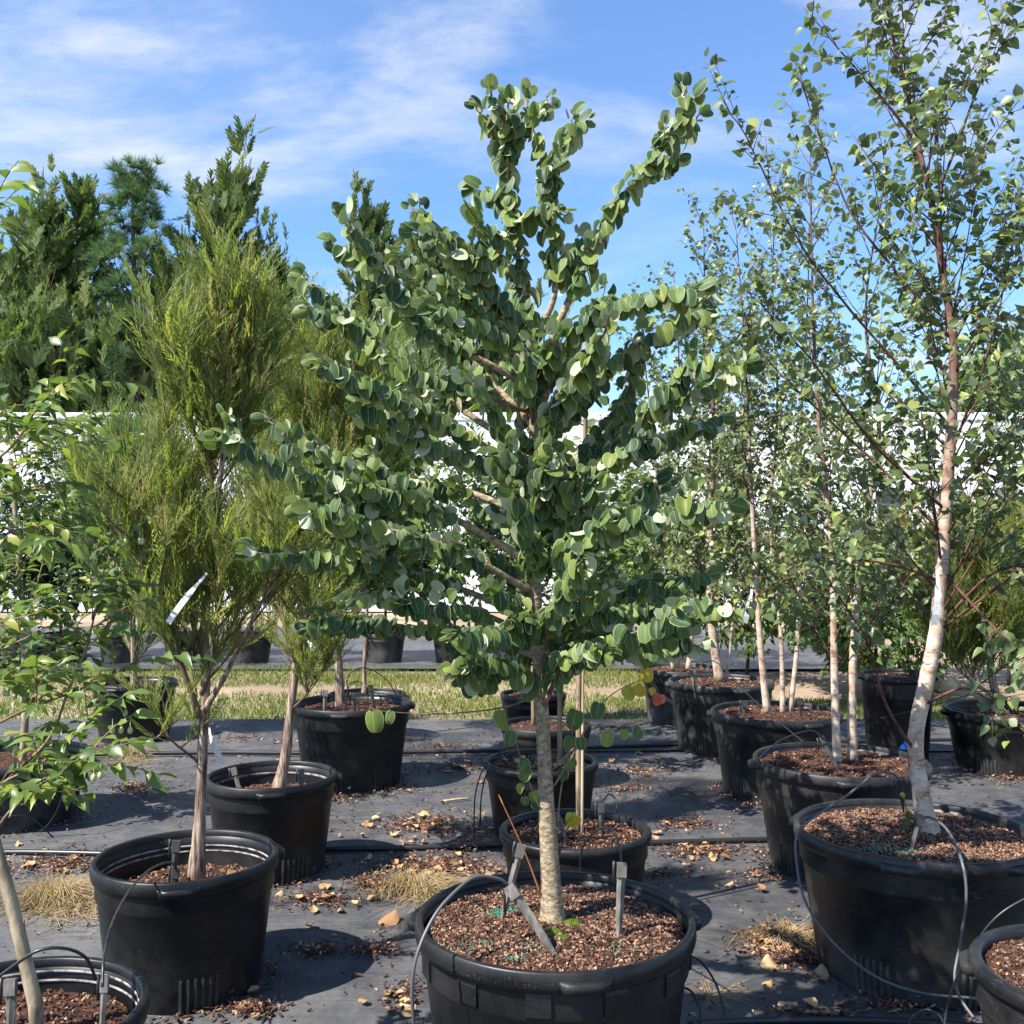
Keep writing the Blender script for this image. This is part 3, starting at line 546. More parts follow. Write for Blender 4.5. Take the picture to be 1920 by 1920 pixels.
sparse(kt, [(1035, 1480), (1075, 1415), (1110, 1345), (1150, 1300), (1215, 1270)], Y0, -.12, [(1207, 1245, .034, KYEL), (1170, 1292, .034, KYEL), (1194, 1288, .032, KYEL), (1225, 1300, .02, KYEL), (1236, 1320, .022, KRED), (1252, 1322, .02, KRED), (1244, 1322, .024, KRED), (1120, 1320, .04, None), (1085, 1390, .03, None)])
sparse(kt, [(1030, 1450), (1080, 1400), (1140, 1370), (1205, 1350)], Y0, -.08, [(1203, 1368, .032, None), (1190, 1372, .025, None), (1172, 1372, .025, None), (1140, 1375, .036, None)])
sparse(kt, [(1020, 1540), (990, 1460), (970, 1400), (945, 1320)], Y0, -.06, [(985, 1425, .034, None), (998, 1445, .036, None), (1000, 1490, .03, None), (978, 1480, .024, None), (945, 1330, .05, None), (960, 1375, .035, None), (975, 1505, .022, None), (1002, 1510, .02, None)])
sparse(kt, [(1045, 1545), (1052, 1480), (1068, 1400), (1085, 1320)], Y0, .03, [(1080, 1330, .05, None), (1072, 1380, .04, None), (1060, 1420, .035, None), (1048, 1440, .03, None)])
sparse(kt, [(1040, 1560), (1060, 1545), (1075, 1530)], Y0, .05, [(1071, 1522, .034, KYEL), (1083, 1530, .026, KYEL), (1052, 1610, .02, None)])
g = G(); tube(g, cat([at(1015, 1680, Y0-.01), at(985, 1600, Y0-.03), at(935, 1490, Y0-.05)], 5), .0028, .0015, 5); g.build('bare_shoot', bark('rust_twig', (.3, .11, .05), (.36, .14, .06), (.42, .18, .08)), kt)
# moss and fertiliser by the trunk
for k, (x, y, w) in enumerate(((1040, 1750, .022), (1074, 1734, .026), (1003, 1722, .018), (1056, 1760, .017))):
    c0 = gnd(x, y, Z0+.010); g = G(); a = np.arange(12)*math.pi/6; V = [(0, 0, w*.55)]
    for rr, zz in ((.5, .48), (.85, .25), (1.05, -.1)):
        for b in a: V.append((w*rr*math.cos(b)*RS.uniform(.8, 1.25), w*.8*rr*math.sin(b)*RS.uniform(.8, 1.25), w*zz+RS.normal(0, .001)))
    g.add(V, [(1+i*12+j, 1+(i+1)*12+j, 1+(i+1)*12+(j+1) % 12, 1+i*12+(j+1) % 12) for i in range(2) for j in range(12)], [(0, 1+j, 1+(j+1) % 12) for j in range(12)])
    o = g.build('moss_cushion', MOSS, None, off=(0, 0, 0)); o.location = tuple(c0); tag(o, 'small bright green moss cushion at the foot of the heart-leaved tree', 'moss', 'moss cushions')
def granules(key, spots, label):
    g = G(); oc = np.array([(1, 0, 0), (-1, 0, 0), (0, 1, 0), (0, -1, 0), (0, 0, 1), (0, 0, -1)])*.0022; f = [(4, 0, 2), (4, 2, 1), (4, 1, 3), (4, 3, 0), (5, 2, 0), (5, 1, 2), (5, 3, 1), (5, 0, 3)]
    for (x, y, rx, n) in spots:
        c0 = gnd(x, y, POTS[key][2]+.008)
        for k in range(n): g.add(oc*RS.uniform(.7, 1.4)+c0+np.array((RS.normal(0, rx), RS.normal(0, rx*.7), RS.uniform(0, .003))), None, f)
    tag(g.build('fertilizer_granules', FERT, kind='stuff'), label, 'granules', kind='stuff')
granules('main', ((935, 1712, .018, 80), (965, 1705, .018, 70), (880, 1775, .035, 40), (967, 1797, .01, 25), (1000, 1775, .03, 40), (1105, 1712, .04, 40), (1160, 1780, .03, 20)), 'teal fertilizer granules on the mulch of the panelled pot')
granules('P1', ((1650, 1590, .035, 90), (1700, 1600, .05, 80), (1640, 1540, .06, 50), (1800, 1610, .05, 50)), 'teal fertilizer granules on the mulch around the thick birch')
# ------------------------------------------------------------------ birches
def grow_birch(bt, stems, lsize, nbr, blen, nobj, zlo=.16, bend=0., lean=(0, 0), traced=(), leafstep=.03, droop=.0, mat=BIR):
    P_, T_, N_, S_ = [], [], [], []; gb = None
    def leaves(P, s0, step):
        L_ = np.linalg.norm(np.diff(P, axis=0), axis=1).sum(); m = max(1, int(L_*(1-s0)/step))
        for k in range(m):
            u = s0+(1-s0)*(k+RS.rand())/m; x = u*(len(P)-1); i = min(int(x), len(P)-2); p = P[i]+(P[i+1]-P[i])*(x-i); d = nrm(P[i+1]-P[i]); o = nrm(np.cross(d, RS.normal(size=3)))
            P_.append(p+o*.008); T_.append(nrm(o*.7+d*.35+np.array((0, 0, -.35))+RS.normal(0, .3, 3))); N_.append(np.array((-.2, -.25, .75))+RS.normal(0, .55, 3)); S_.append(lsize*RS.uniform(.55, 1.2))
    tw = G()
    def branch(b, d, ln, r):
        P = wig(cat([b, b+d*ln*.5+np.array((0, 0, .01)), b+d*ln+np.array((0, 0, .10*ln-droop*ln))], 4), .008); tube(tw, P, r, .0009, 5); leaves(P, .45, leafstep)
        for k in range(int(2+ln/.085)):
            u = RS.uniform(.25, .95); i = min(int(u*(len(P)-1)), len(P)-2); dd = nrm(nrm(P[i+1]-P[i])*.8+nrm(RS.normal(size=3))*.65+np.array((0, 0, .12))); l = RS.uniform(.08, .24)*(1.2-.6*u)*(ln/.6+.45)
            Q = np.array([P[i], P[i]+dd*l*.55, P[i]+dd*l]); tube(tw, Q, r*.4, .0007, 3); leaves(Q, .2, leafstep*.95)
    for (SP, rad) in stems:
        g = G(); tube(g, SP, rad, sides=10, wob=.05); g.build('trunk', BBARK, bt); n = len(SP)
        for k in range(nbr):
            u = zlo+(1-zlo)*((k+RS.rand())/nbr); x = u*(n-1); i = min(int(x), n-2); b = SP[i]+(SP[i+1]-SP[i])*(x-i); az = k*2.4+RS.normal(0, .4); el = math.radians(RS.uniform(32, 58)+12*u)
            ln = blen*(1.05-.72*u)*RS.uniform(.65, 1.2); branch(b, nrm(np.array((math.cos(az)*math.cos(el)+lean[0], math.sin(az)*math.cos(el)+lean[1], math.sin(el)))), ln, .0018+.004*ln)
    tw.build('twigs', BTWIG, bt, kind='stuff')
    for P, r in traced:
        g = G(); tube(g, P, r, .0012, 6); bo_ = g.build('branch', BTWIG, bt)
        leaves(P, .5, leafstep*.9)
        for k in range(9):
            i = RS.randint(len(P)//3, len(P)-1); dd = nrm(nrm(P[i+1]-P[i])*.8+nrm(RS.normal(size=3))*.6); l = RS.uniform(.1, .26); Q = np.array([P[i], P[i]+dd*l*.5, P[i]+dd*l]); g = G(); tube(g, Q, .0016, .0008, 4); g.build('twig', BTWIG, bo_, off=bt.location); leaves(Q, .25, leafstep*.9)
    scatter(bt, T_BIR, P_, T_, N_, S_, mat, 'leaf', 'foliage', nobj, score(np.array(P_))); print(bt['label'][:30], len(P_))
X1, Y1, Z1, R1, _ = POTS['P1']; Y1t = Y1+.0
bt = thing('birch_tree', (at(1738, 1570, Y1t)[0], Y1t, Z1), 'thick pink-barked birch leaning out of the scuffed pot', 'tree')
SP = cat([at(x, y, Y1t+o) for x, y, o in ((1742, 1578, 0), (1728, 1490, 0), (1716, 1390, .01), (1736, 1280, .02), (1756, 1180, .02), (1762, 1090, .02), (1772, 980, .03), (1780, 860, .03), (1788, 720, .03), (1786, 620, .02), (1768, 516, .02), (1752, 410, 0), (1728, 297, 0), (1700, 172, .02), (1672, 60, .03), (1650, -60, .03), (1640, -160, .04))], 5)
SP[0][2] = Z1-.03; s = np.linspace(0, 1, len(SP)); rad = np.interp(s, [0, .03, .08, .35, .55, .75, 1], [.050, .034, .028, .022, .015, .008, .003])
trc = []
for pts, off in (([(1768, 960), (1640, 835), (1560, 730), (1490, 640), (1410, 560)], -.30), ([(1766, 1000), (1650, 880), (1560, 800), (1440, 690), (1380, 610)], .12), ([(1775, 800), (1690, 690), (1580, 560), (1490, 440), (1400, 260), (1352, 185)], -.2),
                 ([(1782, 640), (1690, 520), (1600, 400), (1540, 250), (1505, 150)], .1), ([(1785, 850), (1840, 700), (1880, 560), (1915, 420)], -.15), ([(1775, 940), (1850, 860), (1930, 800)], -.2), ([(1720, 270), (1660, 190), (1600, 120), (1500, 5)], -.1),
                 ([(1745, 390), (1800, 260), (1850, 130), (1905, 40)], -.15), ([(1760, 1095), (1680, 1060), (1590, 1050), (1490, 1080), (1400, 1130)], -.2), ([(1755, 1190), (1840, 1090), (1900, 1060), (1960, 1050)], -.2), ([(1722, 1420), (1660, 1320), (1620, 1200), (1540, 1080), (1480, 960)], -.35),
                 ([(1740, 1330), (1810, 1290), (1870, 1330), (1960, 1400)], -.35), ([(1765, 1060), (1850, 1160), (1920, 1230)], -.3)):
    q = np.array(pts, float); P = [at(x, y, Y1t+off*i/(len(q)-1)) for i, (x, y) in enumerate(q)]; P[0] = SP[int(np.argmin(np.linalg.norm(SP-P[0], axis=1)))]; trc.append((wig(cat(P, 6), .006), .0058))
grow_birch(bt, [(SP, rad)], .039, 66, .80, 300, .24, traced=trc, leafstep=.019)
def multi(key, label, stems, H, lsize, nbr, blen, nobj=300, zlo=.18):
    X, Y, Z, R, _ = POTS[key]; b = thing('birch_tree', (X, Y, Z), label, 'tree'); ss = []
    for (dx, dy, lx, ly, hh, r) in stems:
        P = [(X+dx, Y+dy, Z-.03)]+[(X+dx+lx*u+RS.normal(0, .02), Y+dy+ly*u+RS.normal(0, .02), Z+hh*H*u) for u in (.15, .35, .55, .75, 1.)]; P = cat(P, 5); ss.append((P, np.interp(np.linspace(0, 1, len(P)), [0, .05, .4, 1], [r*1.35, r, r*.65, .002])))
    grow_birch(b, ss, lsize, nbr, blen, nobj, zlo, leafstep=.023)
multi('P2', 'two-stemmed pale birch leaning apart, behind the thick birch', ((-.02, -.02, -.10, .05, 1., .019), (.06, .02, .18, .0, .97, .021)), 2.75, .036, 42, .60, 150)
multi('P3', 'slim birch with three crooked cream stems in the handled pot', ((-.05, -.02, -.22, .0, .9, .02), (.04, 0, -.02, .05, 1., .014), (.08, .02, .16, .0, .95, .015)), 3.1, .040, 36, .66, 0)
multi('P4', 'birch with single stout cream stem in the grey weathered pot', ((.0, 0, -.1, .05, 1., .032), (.04, .05, .3, .1, .85, .014)), 3.2, .042, 48, .78, 0)
multi('P5', 'birch with three close cream stems at the grass edge', ((-.05, 0, -.25, 0, .92, .02), (0, .03, 0, .05, 1., .018), (.06, 0, .25, 0, .95, .02)), 3.1, .044, 36, .70, 0)
b0 = thing('birch_tree', (POTS['P0'][0], POTS['P0'][1], POTS['P0'][2]), 'birch whose stem stands outside the view, in the blue-rimmed pot', 'tree')
X, Y, Z = POTS['P0'][:3]; SP0 = cat([(X, Y, Z-.03), (X+.06, Y, Z+.5), (X+.02, Y-.05, Z+1.2), (X+.03, Y, Z+2.2)], 5)
grow_birch(b0, [(SP0, np.linspace(.025, .003, len(SP0)))], .045, 13, .62, 100, .35, leafstep=.05)
g = G(); 
# fresh shoot by the birch foot
sparse(bt, [(1705, 1560), (1698, 1510), (1690, 1470)], Y1t-.05, 0, [(1705, 1520, .03, None), (1697, 1540, .03, None), (1690, 1485, .022, None)], .002, BTWIG, STY, T_BIR, .03)
# ------------------------------------------------------------------ cypress row
def cypress(name, key, label, stems, branches_per_m, blen, dens, mat, nobj=0, zmin=.35, size=1., wild=.35, base=None):
    X, Y, Z = POTS[key][:3]
    c = thing(name, (X, Y, Z) if base is None else (base[0], base[1], Z), label, 'tree'); P_, T_, N_, S_ = [], [], [], []; tw = G(); up = np.array((0, 0, 1.))
    def plumes(P, s0, step):
        L_ = np.linalg.norm(np.diff(P, axis=0), axis=1).sum(); m = max(1, int(L_*(1-s0)/step))
        for k in range(m):
            u = s0+(1-s0)*(k+RS.rand())/m; x = u*(len(P)-1); i = min(int(x), len(P)-2); p = P[i]+(P[i+1]-P[i])*(x-i); d = nrm(P[i+1]-P[i]); o = nrm(np.cross(d, RS.normal(size=3)))
            P_.append(p); T_.append(nrm(d*.55+o*.40+up*.62+RS.normal(0, .15, 3))); N_.append(nrm(np.array((-.3, -.5, .6))+RS.normal(0, .5, 3))); S_.append(size*RS.uniform(.55, 1.15))
    for (SP, r0, s0, lf) in stems:
        g = G(); tube(g, SP, np.interp(np.linspace(0, 1, len(SP)), [0, .03, .08, .5, 1], [r0*1.75, r0*1.3, r0, r0*.6, .0022]), sides=10, wob=.07); g.build('trunk' if r0 > .0145 else 'stem', CBARK if r0 > .009 else CTWIG, c)
        L_ = np.linalg.norm(np.diff(SP, axis=0), axis=1).sum(); nb = int(L_*(1-s0)*branches_per_m); plumes(SP, max(.85, s0), .02)
        for k in range(nb):
            u = s0+(1-s0)*(k+RS.rand())/nb; x = u*(len(SP)-1); i = min(int(x), len(SP)-2); b = SP[i]+(SP[i+1]-SP[i])*(x-i); az = k*2.4+RS.normal(0, .5); el = math.radians(RS.uniform(38, 64)); ln = blen*lf(u)*RS.uniform(.6, 1.2)
            d = np.array((math.cos(az)*math.cos(el), math.sin(az)*math.cos(el), math.sin(el))); P = wig(cat([b, b+d*ln*.5, b+d*ln+up*.1*ln], 3), .006); tube(tw, P, .0045, .0012, 4); plumes(P, .12, dens)
            for q in range(int(ln/.07)):
                v = RS.uniform(.25, .9); j = min(int(v*(len(P)-1)), len(P)-2); dd = nrm(nrm(P[j+1]-P[j])*.8+nrm(RS.normal(size=3))*.55+up*.2); l = RS.uniform(.06, .16); Q = np.array([P[j], P[j]+dd*l*.5, P[j]+dd*l]); tube(tw, Q, .0018, .0008, 3); plumes(Q, .1, dens*.9)
    tw.build('twigs', CTWIG, c, kind='stuff'); scatter(c, T_CYP, P_, T_, N_, S_, mat, 'spray', 'foliage', nobj, score(np.array(P_))); print(label[:30], len(P_)); return c
Yc = POTS['L1'][1]; z1 = POTS['L1'][2]
def pxs(pts, Y, off=0., n=5, z0=None):
    P = cat([at(x, y, Y+off*i/(len(pts)-1)) for i, (x, y) in enumerate(pts)], n)
    if z0 is not None: P[0][2] = z0-.03
    return P
top = lambda u: 1.0-.45*u
S1 = pxs([(368, 1642), (376, 1520), (380, 1400), (386, 1290), (384, 1180), (386, 1080), (402, 970), (418, 860), (432, 760), (436, 690), (434, 630), (432, 590)], Yc, .02, 5, z1)
cypress('cypress_tree', 'L1', 'feathery yellow-green cypress with rough peeling trunk in deep-soiled pot', [(S1, .0185, .58, lambda u: 1.15-.75*max(0, (u-.6)/.4)),
    (pxs([(384, 1180), (392, 1060), (398, 940), (392, 860), (376, 790), (360, 730)], Yc, .05), .011, .45, lambda u: 1.), (pxs([(384, 1330), (420, 1270), (455, 1200), (490, 1130), (530, 1070), (560, 1000)], Yc, -.10), .010, .45, lambda u: .55),
    (pxs([(376, 1345), (345, 1260), (322, 1180), (290, 1100), (250, 1010), (230, 930)], Yc, -.12), .009, .12, lambda u: .62), (pxs([(380, 1300), (400, 1230), (405, 1150), (400, 1080)], Yc, -.1), .007, .1, lambda u: .5),
    (pxs([(374, 1430), (335, 1400), (310, 1380), (290, 1385)], Yc, -.12), .005, .3, lambda u: .35), (pxs([(384, 1250), (360, 1160), (350, 1080), (345, 980), (330, 860)], Yc, .12), .009, .25, lambda u: .8)], 32, .30, .0175, CYP, 120)
Y2, z2 = POTS['L2'][1:3]
cypress('cypress_tree', 'L2', 'feathery cypress with bent flaking trunk, second along the cypress row', [(pxs([(522, 1482), (535, 1420), (545, 1330), (556, 1240), (568, 1150), (585, 1030), (592, 900), (590, 800), (586, 730), (582, 680)], Y2, .02, 5, z2), .0225, .30, lambda u: 1.2-.8*max(0, (u-.5)/.5)),
    (pxs([(565, 1180), (600, 1080), (630, 980), (650, 860), (660, 790), (664, 740)], Y2, .15), .010, .25, lambda u: .9), (pxs([(556, 1240), (520, 1120), (505, 1000), (490, 880)], Y2, .15), .009, .2, lambda u: .8), (pxs([(548, 1330), (585, 1290), (612, 1240)], Y2, -.1), .005, .15, lambda u: .5)], 30, .36, .022, CYP, 0, size=1.15)
Y3, z3 = POTS['L3'][1:3]
cypress('cypress_tree', 'L3', 'feathery greyish cypress with straight trunk in the big fluted pot', [(pxs([(640, 1345), (636, 1270), (632, 1200), (636, 1080), (645, 950), (650, 840), (652, 770), (650, 710)], Y3, .02, 5, z3), .028, .28, lambda u: 1.2-.7*max(0, (u-.5)/.5)),
    (pxs([(634, 1220), (680, 1120), (720, 1000), (735, 900), (738, 830)], Y3, .1), .011, .2, lambda u: .9), (pxs([(634, 1220), (590, 1100), (560, 980), (552, 880), (550, 800)], Y3, .1), .011, .2, lambda u: .9)], 30, .44, .022, CYPG, 0, size=1.3)
Yb, zb = POTS['LB'][1:3]
cypress('cypress_tree', 'LB', 'bushy pale green cypress rising from the dark pot before the white wall', [(pxs([(252, 1300), (250, 1200), (245, 1080), (235, 960), (240, 900), (245, 870)], Yb, 0, 5, zb), .022, .1, lambda u: 1.2-.6*u),
    (pxs([(250, 1230), (205, 1100), (180, 980), (172, 920)], Yb, .1), .010, .15, lambda u: .8), (pxs([(250, 1230), (300, 1110), (316, 1000), (322, 920)], Yb, .1), .010, .15, lambda u: .8)], 30, .42, .024, CYPG, 0, size=1.6)
Y4, z4 = POTS['L4'][1:3]
cypress('cypress_tree', 'L4', 'slender cypress on thin stem in the shallow pot at grass edge', [(pxs([(683, 1305), (684, 1240), (690, 1100), (700, 960), (715, 820), (720, 720)], Y4, 0, 5, z4), .016, .35, lambda u: 1.1-.5*u)], 40, .55, .028, CYPG, 0, size=1.6)
XR, YR, ZR = POTS['PR'][:3]
cypress('spreading_conifer', 'PR', 'low spreading yellow-green conifer in the low wide pot', [(cat([(XR-.05, YR, ZR-.03), (XR-.12, YR, ZR+.3), (XR-.1, YR, ZR+.6), (XR-.15, YR, ZR+.95)], 5), .028, .25, lambda u: 1.15-.5*u), (cat([(XR-.08, YR, ZR+.1), (XR-.35, YR-.05, ZR+.3), (XR-.5, YR, ZR+.6)], 5), .012, .2, lambda u: .8)], 48, .55, .024, CYP, 0, size=1.5)
# ------------------------------------------------------------------ styrax (left)
def leafy(name, key, label, traced, size, step, nobj, mat=STY, fruit=0, base=None, trunkmat=STBARK, sub=7, tpl=T_STY, sublen=(.08, .22)):
    X, Y, Z = POTS[key][:3]; c = thing(name, (X, Y, Z) if base is None else base, label, 'tree'); P_, T_, N_, S_ = [], [], [], []; tw = []
    def lv(P, s0, step):
        L_ = np.linalg.norm(np.diff(P, axis=0), axis=1).sum(); m = max(1, int(L_*(1-s0)/step))
        for k in range(m):
            u = s0+(1-s0)*(k+.5)/m; x = u*(len(P)-1); i = min(int(x), len(P)-2); p = P[i]+(P[i+1]-P[i])*(x-i); d = nrm(P[i+1]-P[i]); e = nrm(np.cross(d, (0, 0, 1)))*(1 if k % 2 else -1)
            P_.append(p); T_.append(nrm(e*.7+d*.6+np.array((0, 0, -.05))+RS.normal(0, .25, 3))); N_.append(np.array((-.2, -.25, 1.))+RS.normal(0, .35, 3)); S_.append(size*RS.uniform(.6, 1.2))
    for (P, r0, s0, kind) in traced:
        g = G(); tube(g, P, r0, max(.0012, r0*.25) if kind == 'branch' else r0*.55, 8, wob=.04); bo_ = g.build(kind, trunkmat if r0 > .004 else KTWIG, c)
        if kind == 'trunk': continue
        lv(P, s0, step); L_ = np.linalg.norm(np.diff(P, axis=0), axis=1).sum()
        for k in range(int(sub*L_/.4)):
            u = RS.uniform(s0*.7, .95); i = min(int(u*(len(P)-1)), len(P)-2); dd = nrm(nrm(P[i+1]-P[i])*.7+nrm(RS.normal(size=3)*np.array((1, 1, .4)))*.7+np.array((0, 0, .1))); l = RS.uniform(*sublen)
            Q = cat([P[i], P[i]+dd*l*.5+np.array((0, 0, .01)), P[i]+dd*l-np.array((0, 0, .01))], 3); g = G(); tube(g, Q, .0016, .0008, 4); g.build('twig', KTWIG, bo_, off=c.location); lv(Q, .1, step)
    scatter(c, tpl, P_, T_, N_, S_, mat, 'leaf', 'foliage', min(nobj, len(P_)), score(np.array(P_)))
    if fruit:
        g0 = G(); lathe(g0, [(.0005, -.009), (.004, -.008), (.0058, -.003), (.0055, .002), (.0035, .006), (.0007, .008), (.0006, .024)], 10); mf = g0.mesh('fruit'); mf.materials.append(FRU)
        I = RS.choice(len(P_), fruit)
        for i in I:
            for q in range(RS.randint(1, 4)):
                o = bpy.data.objects.new('fruit', mf); COL.objects.link(o); o.parent = c; o.location = tuple(P_[i]+np.array((RS.normal(0, .01), RS.normal(0, .01), -.024))-np.array(c.location))
    print(label[:30], len(P_)); return c
ys = POTS['L0'][1]; zs0 = POTS['L0'][2]
br = [(pxs([(72, 1905), (45, 1790), (18, 1680), (-15, 1560), (-50, 1380), (-60, 1200), (-75, 1000), (-70, 800), (-90, 600)], ys, .05, 5, zs0), .016, 0, 'trunk')]
for pts, off, s0 in (([(-30, 1500), (0, 1470), (60, 1440), (120, 1400), (165, 1350), (200, 1300)], -.05, .15), ([(-40, 1440), (20, 1490), (60, 1480), (110, 1450), (150, 1420)], -.25, .1), ([(-10, 1560), (30, 1510), (90, 1480), (140, 1440), (170, 1410)], -.15, .2),
                     ([(40, 1440), (95, 1380), (130, 1290), (160, 1220), (178, 1150), (195, 1070), (212, 985)], .10, .35), ([(-50, 1380), (50, 1330), (130, 1300), (200, 1270), (270, 1230)], .1, .2), ([(-55, 1300), (20, 1270), (90, 1230), (150, 1210)], .2, .15),
                     ([(-60, 1180), (10, 1165), (70, 1150), (130, 1130), (200, 1120)], .1, .15), ([(-70, 1000), (10, 990), (60, 1030), (110, 1050)], -.05, .2), ([(-70, 900), (20, 840), (70, 765), (110, 735), (180, 710)], -.05, .3), ([(-70, 850), (10, 880), (60, 850), (110, 850)], .1, .15),
                     ([(-70, 960), (10, 930), (60, 920), (110, 915)], .15, .15), ([(-80, 780), (10, 800), (80, 800), (140, 820)], .2, .2), ([(-80, 600), (-30, 440), (-5, 350)], -.1, .5), ([(-60, 1250), (20, 1210), (60, 1190)], 0, .1), ([(-50, 1400), (10, 1390), (60, 1375), (100, 1390)], .1, .1)):
    br.append((pxs(pts, ys+.12, off), .0038, s0, 'branch'))
leafy('styrax_tree', 'L0', 'light green pointed-leaf tree with leaning smooth stem and pale fruits', br, .050, .019, 300, STY, 26, sub=8)
yl, zl = POTS['LL'][1:3]
br = [(pxs([(42, 1440), (48, 1330), (46, 1240), (40, 1120), (30, 980), (20, 860)], yl, .0, 5, zl), .020, 0, 'trunk')]
for k in range(32):
    b = at(44, RS.uniform(830, 1330), yl); az = k*2.4; el = math.radians(RS.uniform(10, 45)); ln = RS.uniform(.3, .6); d = np.array((math.cos(az)*math.cos(el), math.sin(az)*math.cos(el), math.sin(el)))
    br.append((wig(cat([b, b+d*ln*.5, b+d*ln-np.array((0, 0, .05))], 4)), .004, .15, 'branch'))
leafy('styrax_tree', 'LL', 'bushy light green leafy tree in the wide half-hidden pot', br, .052, .022, 0, STY, 16, sub=11)
# plants in the centre row behind the main tree
for key, x0, x1, H, lab in (('C1', 1086, 1088, 1.9, 'thin-stemmed tree tied to wooden stake, hidden behind the heart-leaved tree'), ('C2', 1050, 1060, 1.6, 'thin-stemmed leafy tree in the second round-lipped pot'), ('C3', 1000, 990, 1.5, 'small leafy tree in third pot behind the panelled one'), ('C4', 985, 985, 1.4, 'small leafy tree at the grass edge, last in the centre line')):
    X, Y, Z = POTS[key][:3]; xb = at(x0, 1400, Y)[0]; P = cat([(xb, Y, Z-.03), (xb, Y, Z+H*.3), (xb+.02, Y, Z+H*.65), (xb+.03, Y, Z+H)], 5); br = [(P, .013, 0, 'trunk')]
    for k in range(18):
        u = RS.uniform(.42, 1); b = P[int(u*(len(P)-1))]; az = k*2.4; el = math.radians(RS.uniform(25, 55)); ln = RS.uniform(.15, .42); d = np.array((math.cos(az)*math.cos(el), math.sin(az)*math.cos(el), math.sin(el))); br.append((cat([b, b+d*ln*.5, b+d*ln], 3), .0035, .2, 'branch'))
    leafy('young_tree', key, lab, br, .055, .026, 0, SHM, 0, (xb, Y, Z), WOOD, 5, T_BIR)
yc1, zc1 = POTS['C1'][1:3]; g = G(); a, b = at(1091, 1568, yc1-.03), at(1094, 1180, yc1-.03); tube(g, cat([a-np.array((0, 0, .05)), (a+b)/2, b], 4), .0055, .005, 8); solo(g, 'bamboo_cane', CANE, a, 'pale bamboo cane standing beside the brown stem in the round-lipped pot', 'cane')
# ------------------------------------------------------------------ far bed: pots and shrubs
def blob(name, label, cx, Y, z0, z1, rx, n, mat, size, ry=None, stem=.02, catg='shrub', smat=DBARK, group=None):
    c = thing(name, (cx, Y, 0 if z0 > .6 else 0), label, catg, group); ry = ry or rx; zc, rz = (z0+z1)/2, (z1-z0)/2
    u = nrm(RS.normal(size=(n, 3))); rr = RS.uniform(.35, 1, n)**.6; lump = 1+.22*np.sin(u[:, 0]*7+cx)*np.cos(u[:, 2]*6+Y)+.12*np.sin(u[:, 2]*13+u[:, 0]*9)
    P = u*(rr*lump)[:, None]*np.array((rx, ry, rz))+np.array((cx, Y, zc)); keep = noise2(P[:, 0]*5+Y, P[:, 2]*5, 1)+.5*noise2(P[:, 0]*13, P[:, 2]*13+P[:, 1]*5, 4) > -.42; P = P[keep]; u = u[keep]; n = len(P)
    g = G(); tube(g, cat([(cx, Y, .02 if z0 <= .6 else .02), (cx+.02, Y, z0+.1), (cx, Y, zc)], 4), stem, stem*.5, 7); g.build('trunk', smat, c)
    for k in range(9):
        a = RS.randint(n); g = G(); tube(g, cat([(cx, Y, z0+.1+.5*RS.rand()*rz), (np.array((cx, Y, zc))+P[a])/2, P[a]], 3), stem*.35, .003, 4); g.build('branch', smat, c)
    scatter(c, T_SHR, P, nrm(u*.6+np.array((0, 0, -.2))+RS.normal(0, .5, (n, 3))), u*.5+np.array((-.2, -.2, .7))+RS.normal(0, .4, (n, 3)), RS.uniform(.6, 1.2, n)*size, mat, 'leaf', 'foliage'); return c
FB = 11.9
far = [(40, 2.30, .62, SHD, 'dark glossy shrub'), (112, 1.9, .55, SHD, 'dark-leaved rounded shrub'), (224, 2.2, .62, SHM, 'light-barked green shrub'), (345, 2.1, .6, SHM, 'mid-green shrub'), (470, 2.0, .55, SHD, 'dark shrub'), (590, 2.05, .6, SHM, 'leafy green shrub'),
       (720, 1.9, .55, SHD, 'blackish green shrub'), (850, 2.75, .72, SHM, 'fresh green shrub'), (960, 2.5, .6, SHD, 'deep green shrub'), (1120, 2.45, .7, SHM, 'loose green shrub'), (1230, 2.2, .6, SHM, 'yellowish green shrub')]
ordn = ['first', 'second', 'third', 'fourth', 'fifth', 'sixth', 'seventh', 'eighth', 'ninth', 'tenth', 'eleventh']
for i, (px, zt, rx, m, nm) in enumerate(far):
    pot('F%d' % i, px, FB, .50, .33, .03, 'small dusty pot of the %s in the far bed' % nm, POTG if i % 2 == 0 else POTW, 60, (), False, ())
    blob('potted_shrub', '%s in a dusty pot in the far bed before the white wall' % nm, at(px, 1200, FB)[0], FB, .62 if i != 3 else .5, zt, rx, 2600, m, .10, smat=STBARK if i == 2 else DBARK)
for i, (px, Y, z0, z1, rx, m, lab) in enumerate(((1560, 9.6, .3, 1.65, .75, SHM, 'green bushy shrub behind the birch row, next to the sandy track'), (1700, 10.4, .5, 1.75, .7, SHY, 'olive-brown twiggy bush behind the thick birch trunk'), (1640, 9.2, .15, 1.1, .7, SHM, 'low bright green shrub behind the tall narrow pot'),
                                         (1400, 10.6, .25, 1.7, .8, SHM, 'leafy green shrub behind the three-stemmed birch'), (1890, 9.8, .9, 1.9, .7, SHY, 'olive and rust-leaved bush by the white wall'), (1260, 10.9, .3, 1.7, .6, SHM, 'rounded green shrub by the white wall beyond the birch row'))):
    blob('shrub', lab, at(px, 1200, Y)[0], Y, z0, z1, rx, 4200, m, .075)
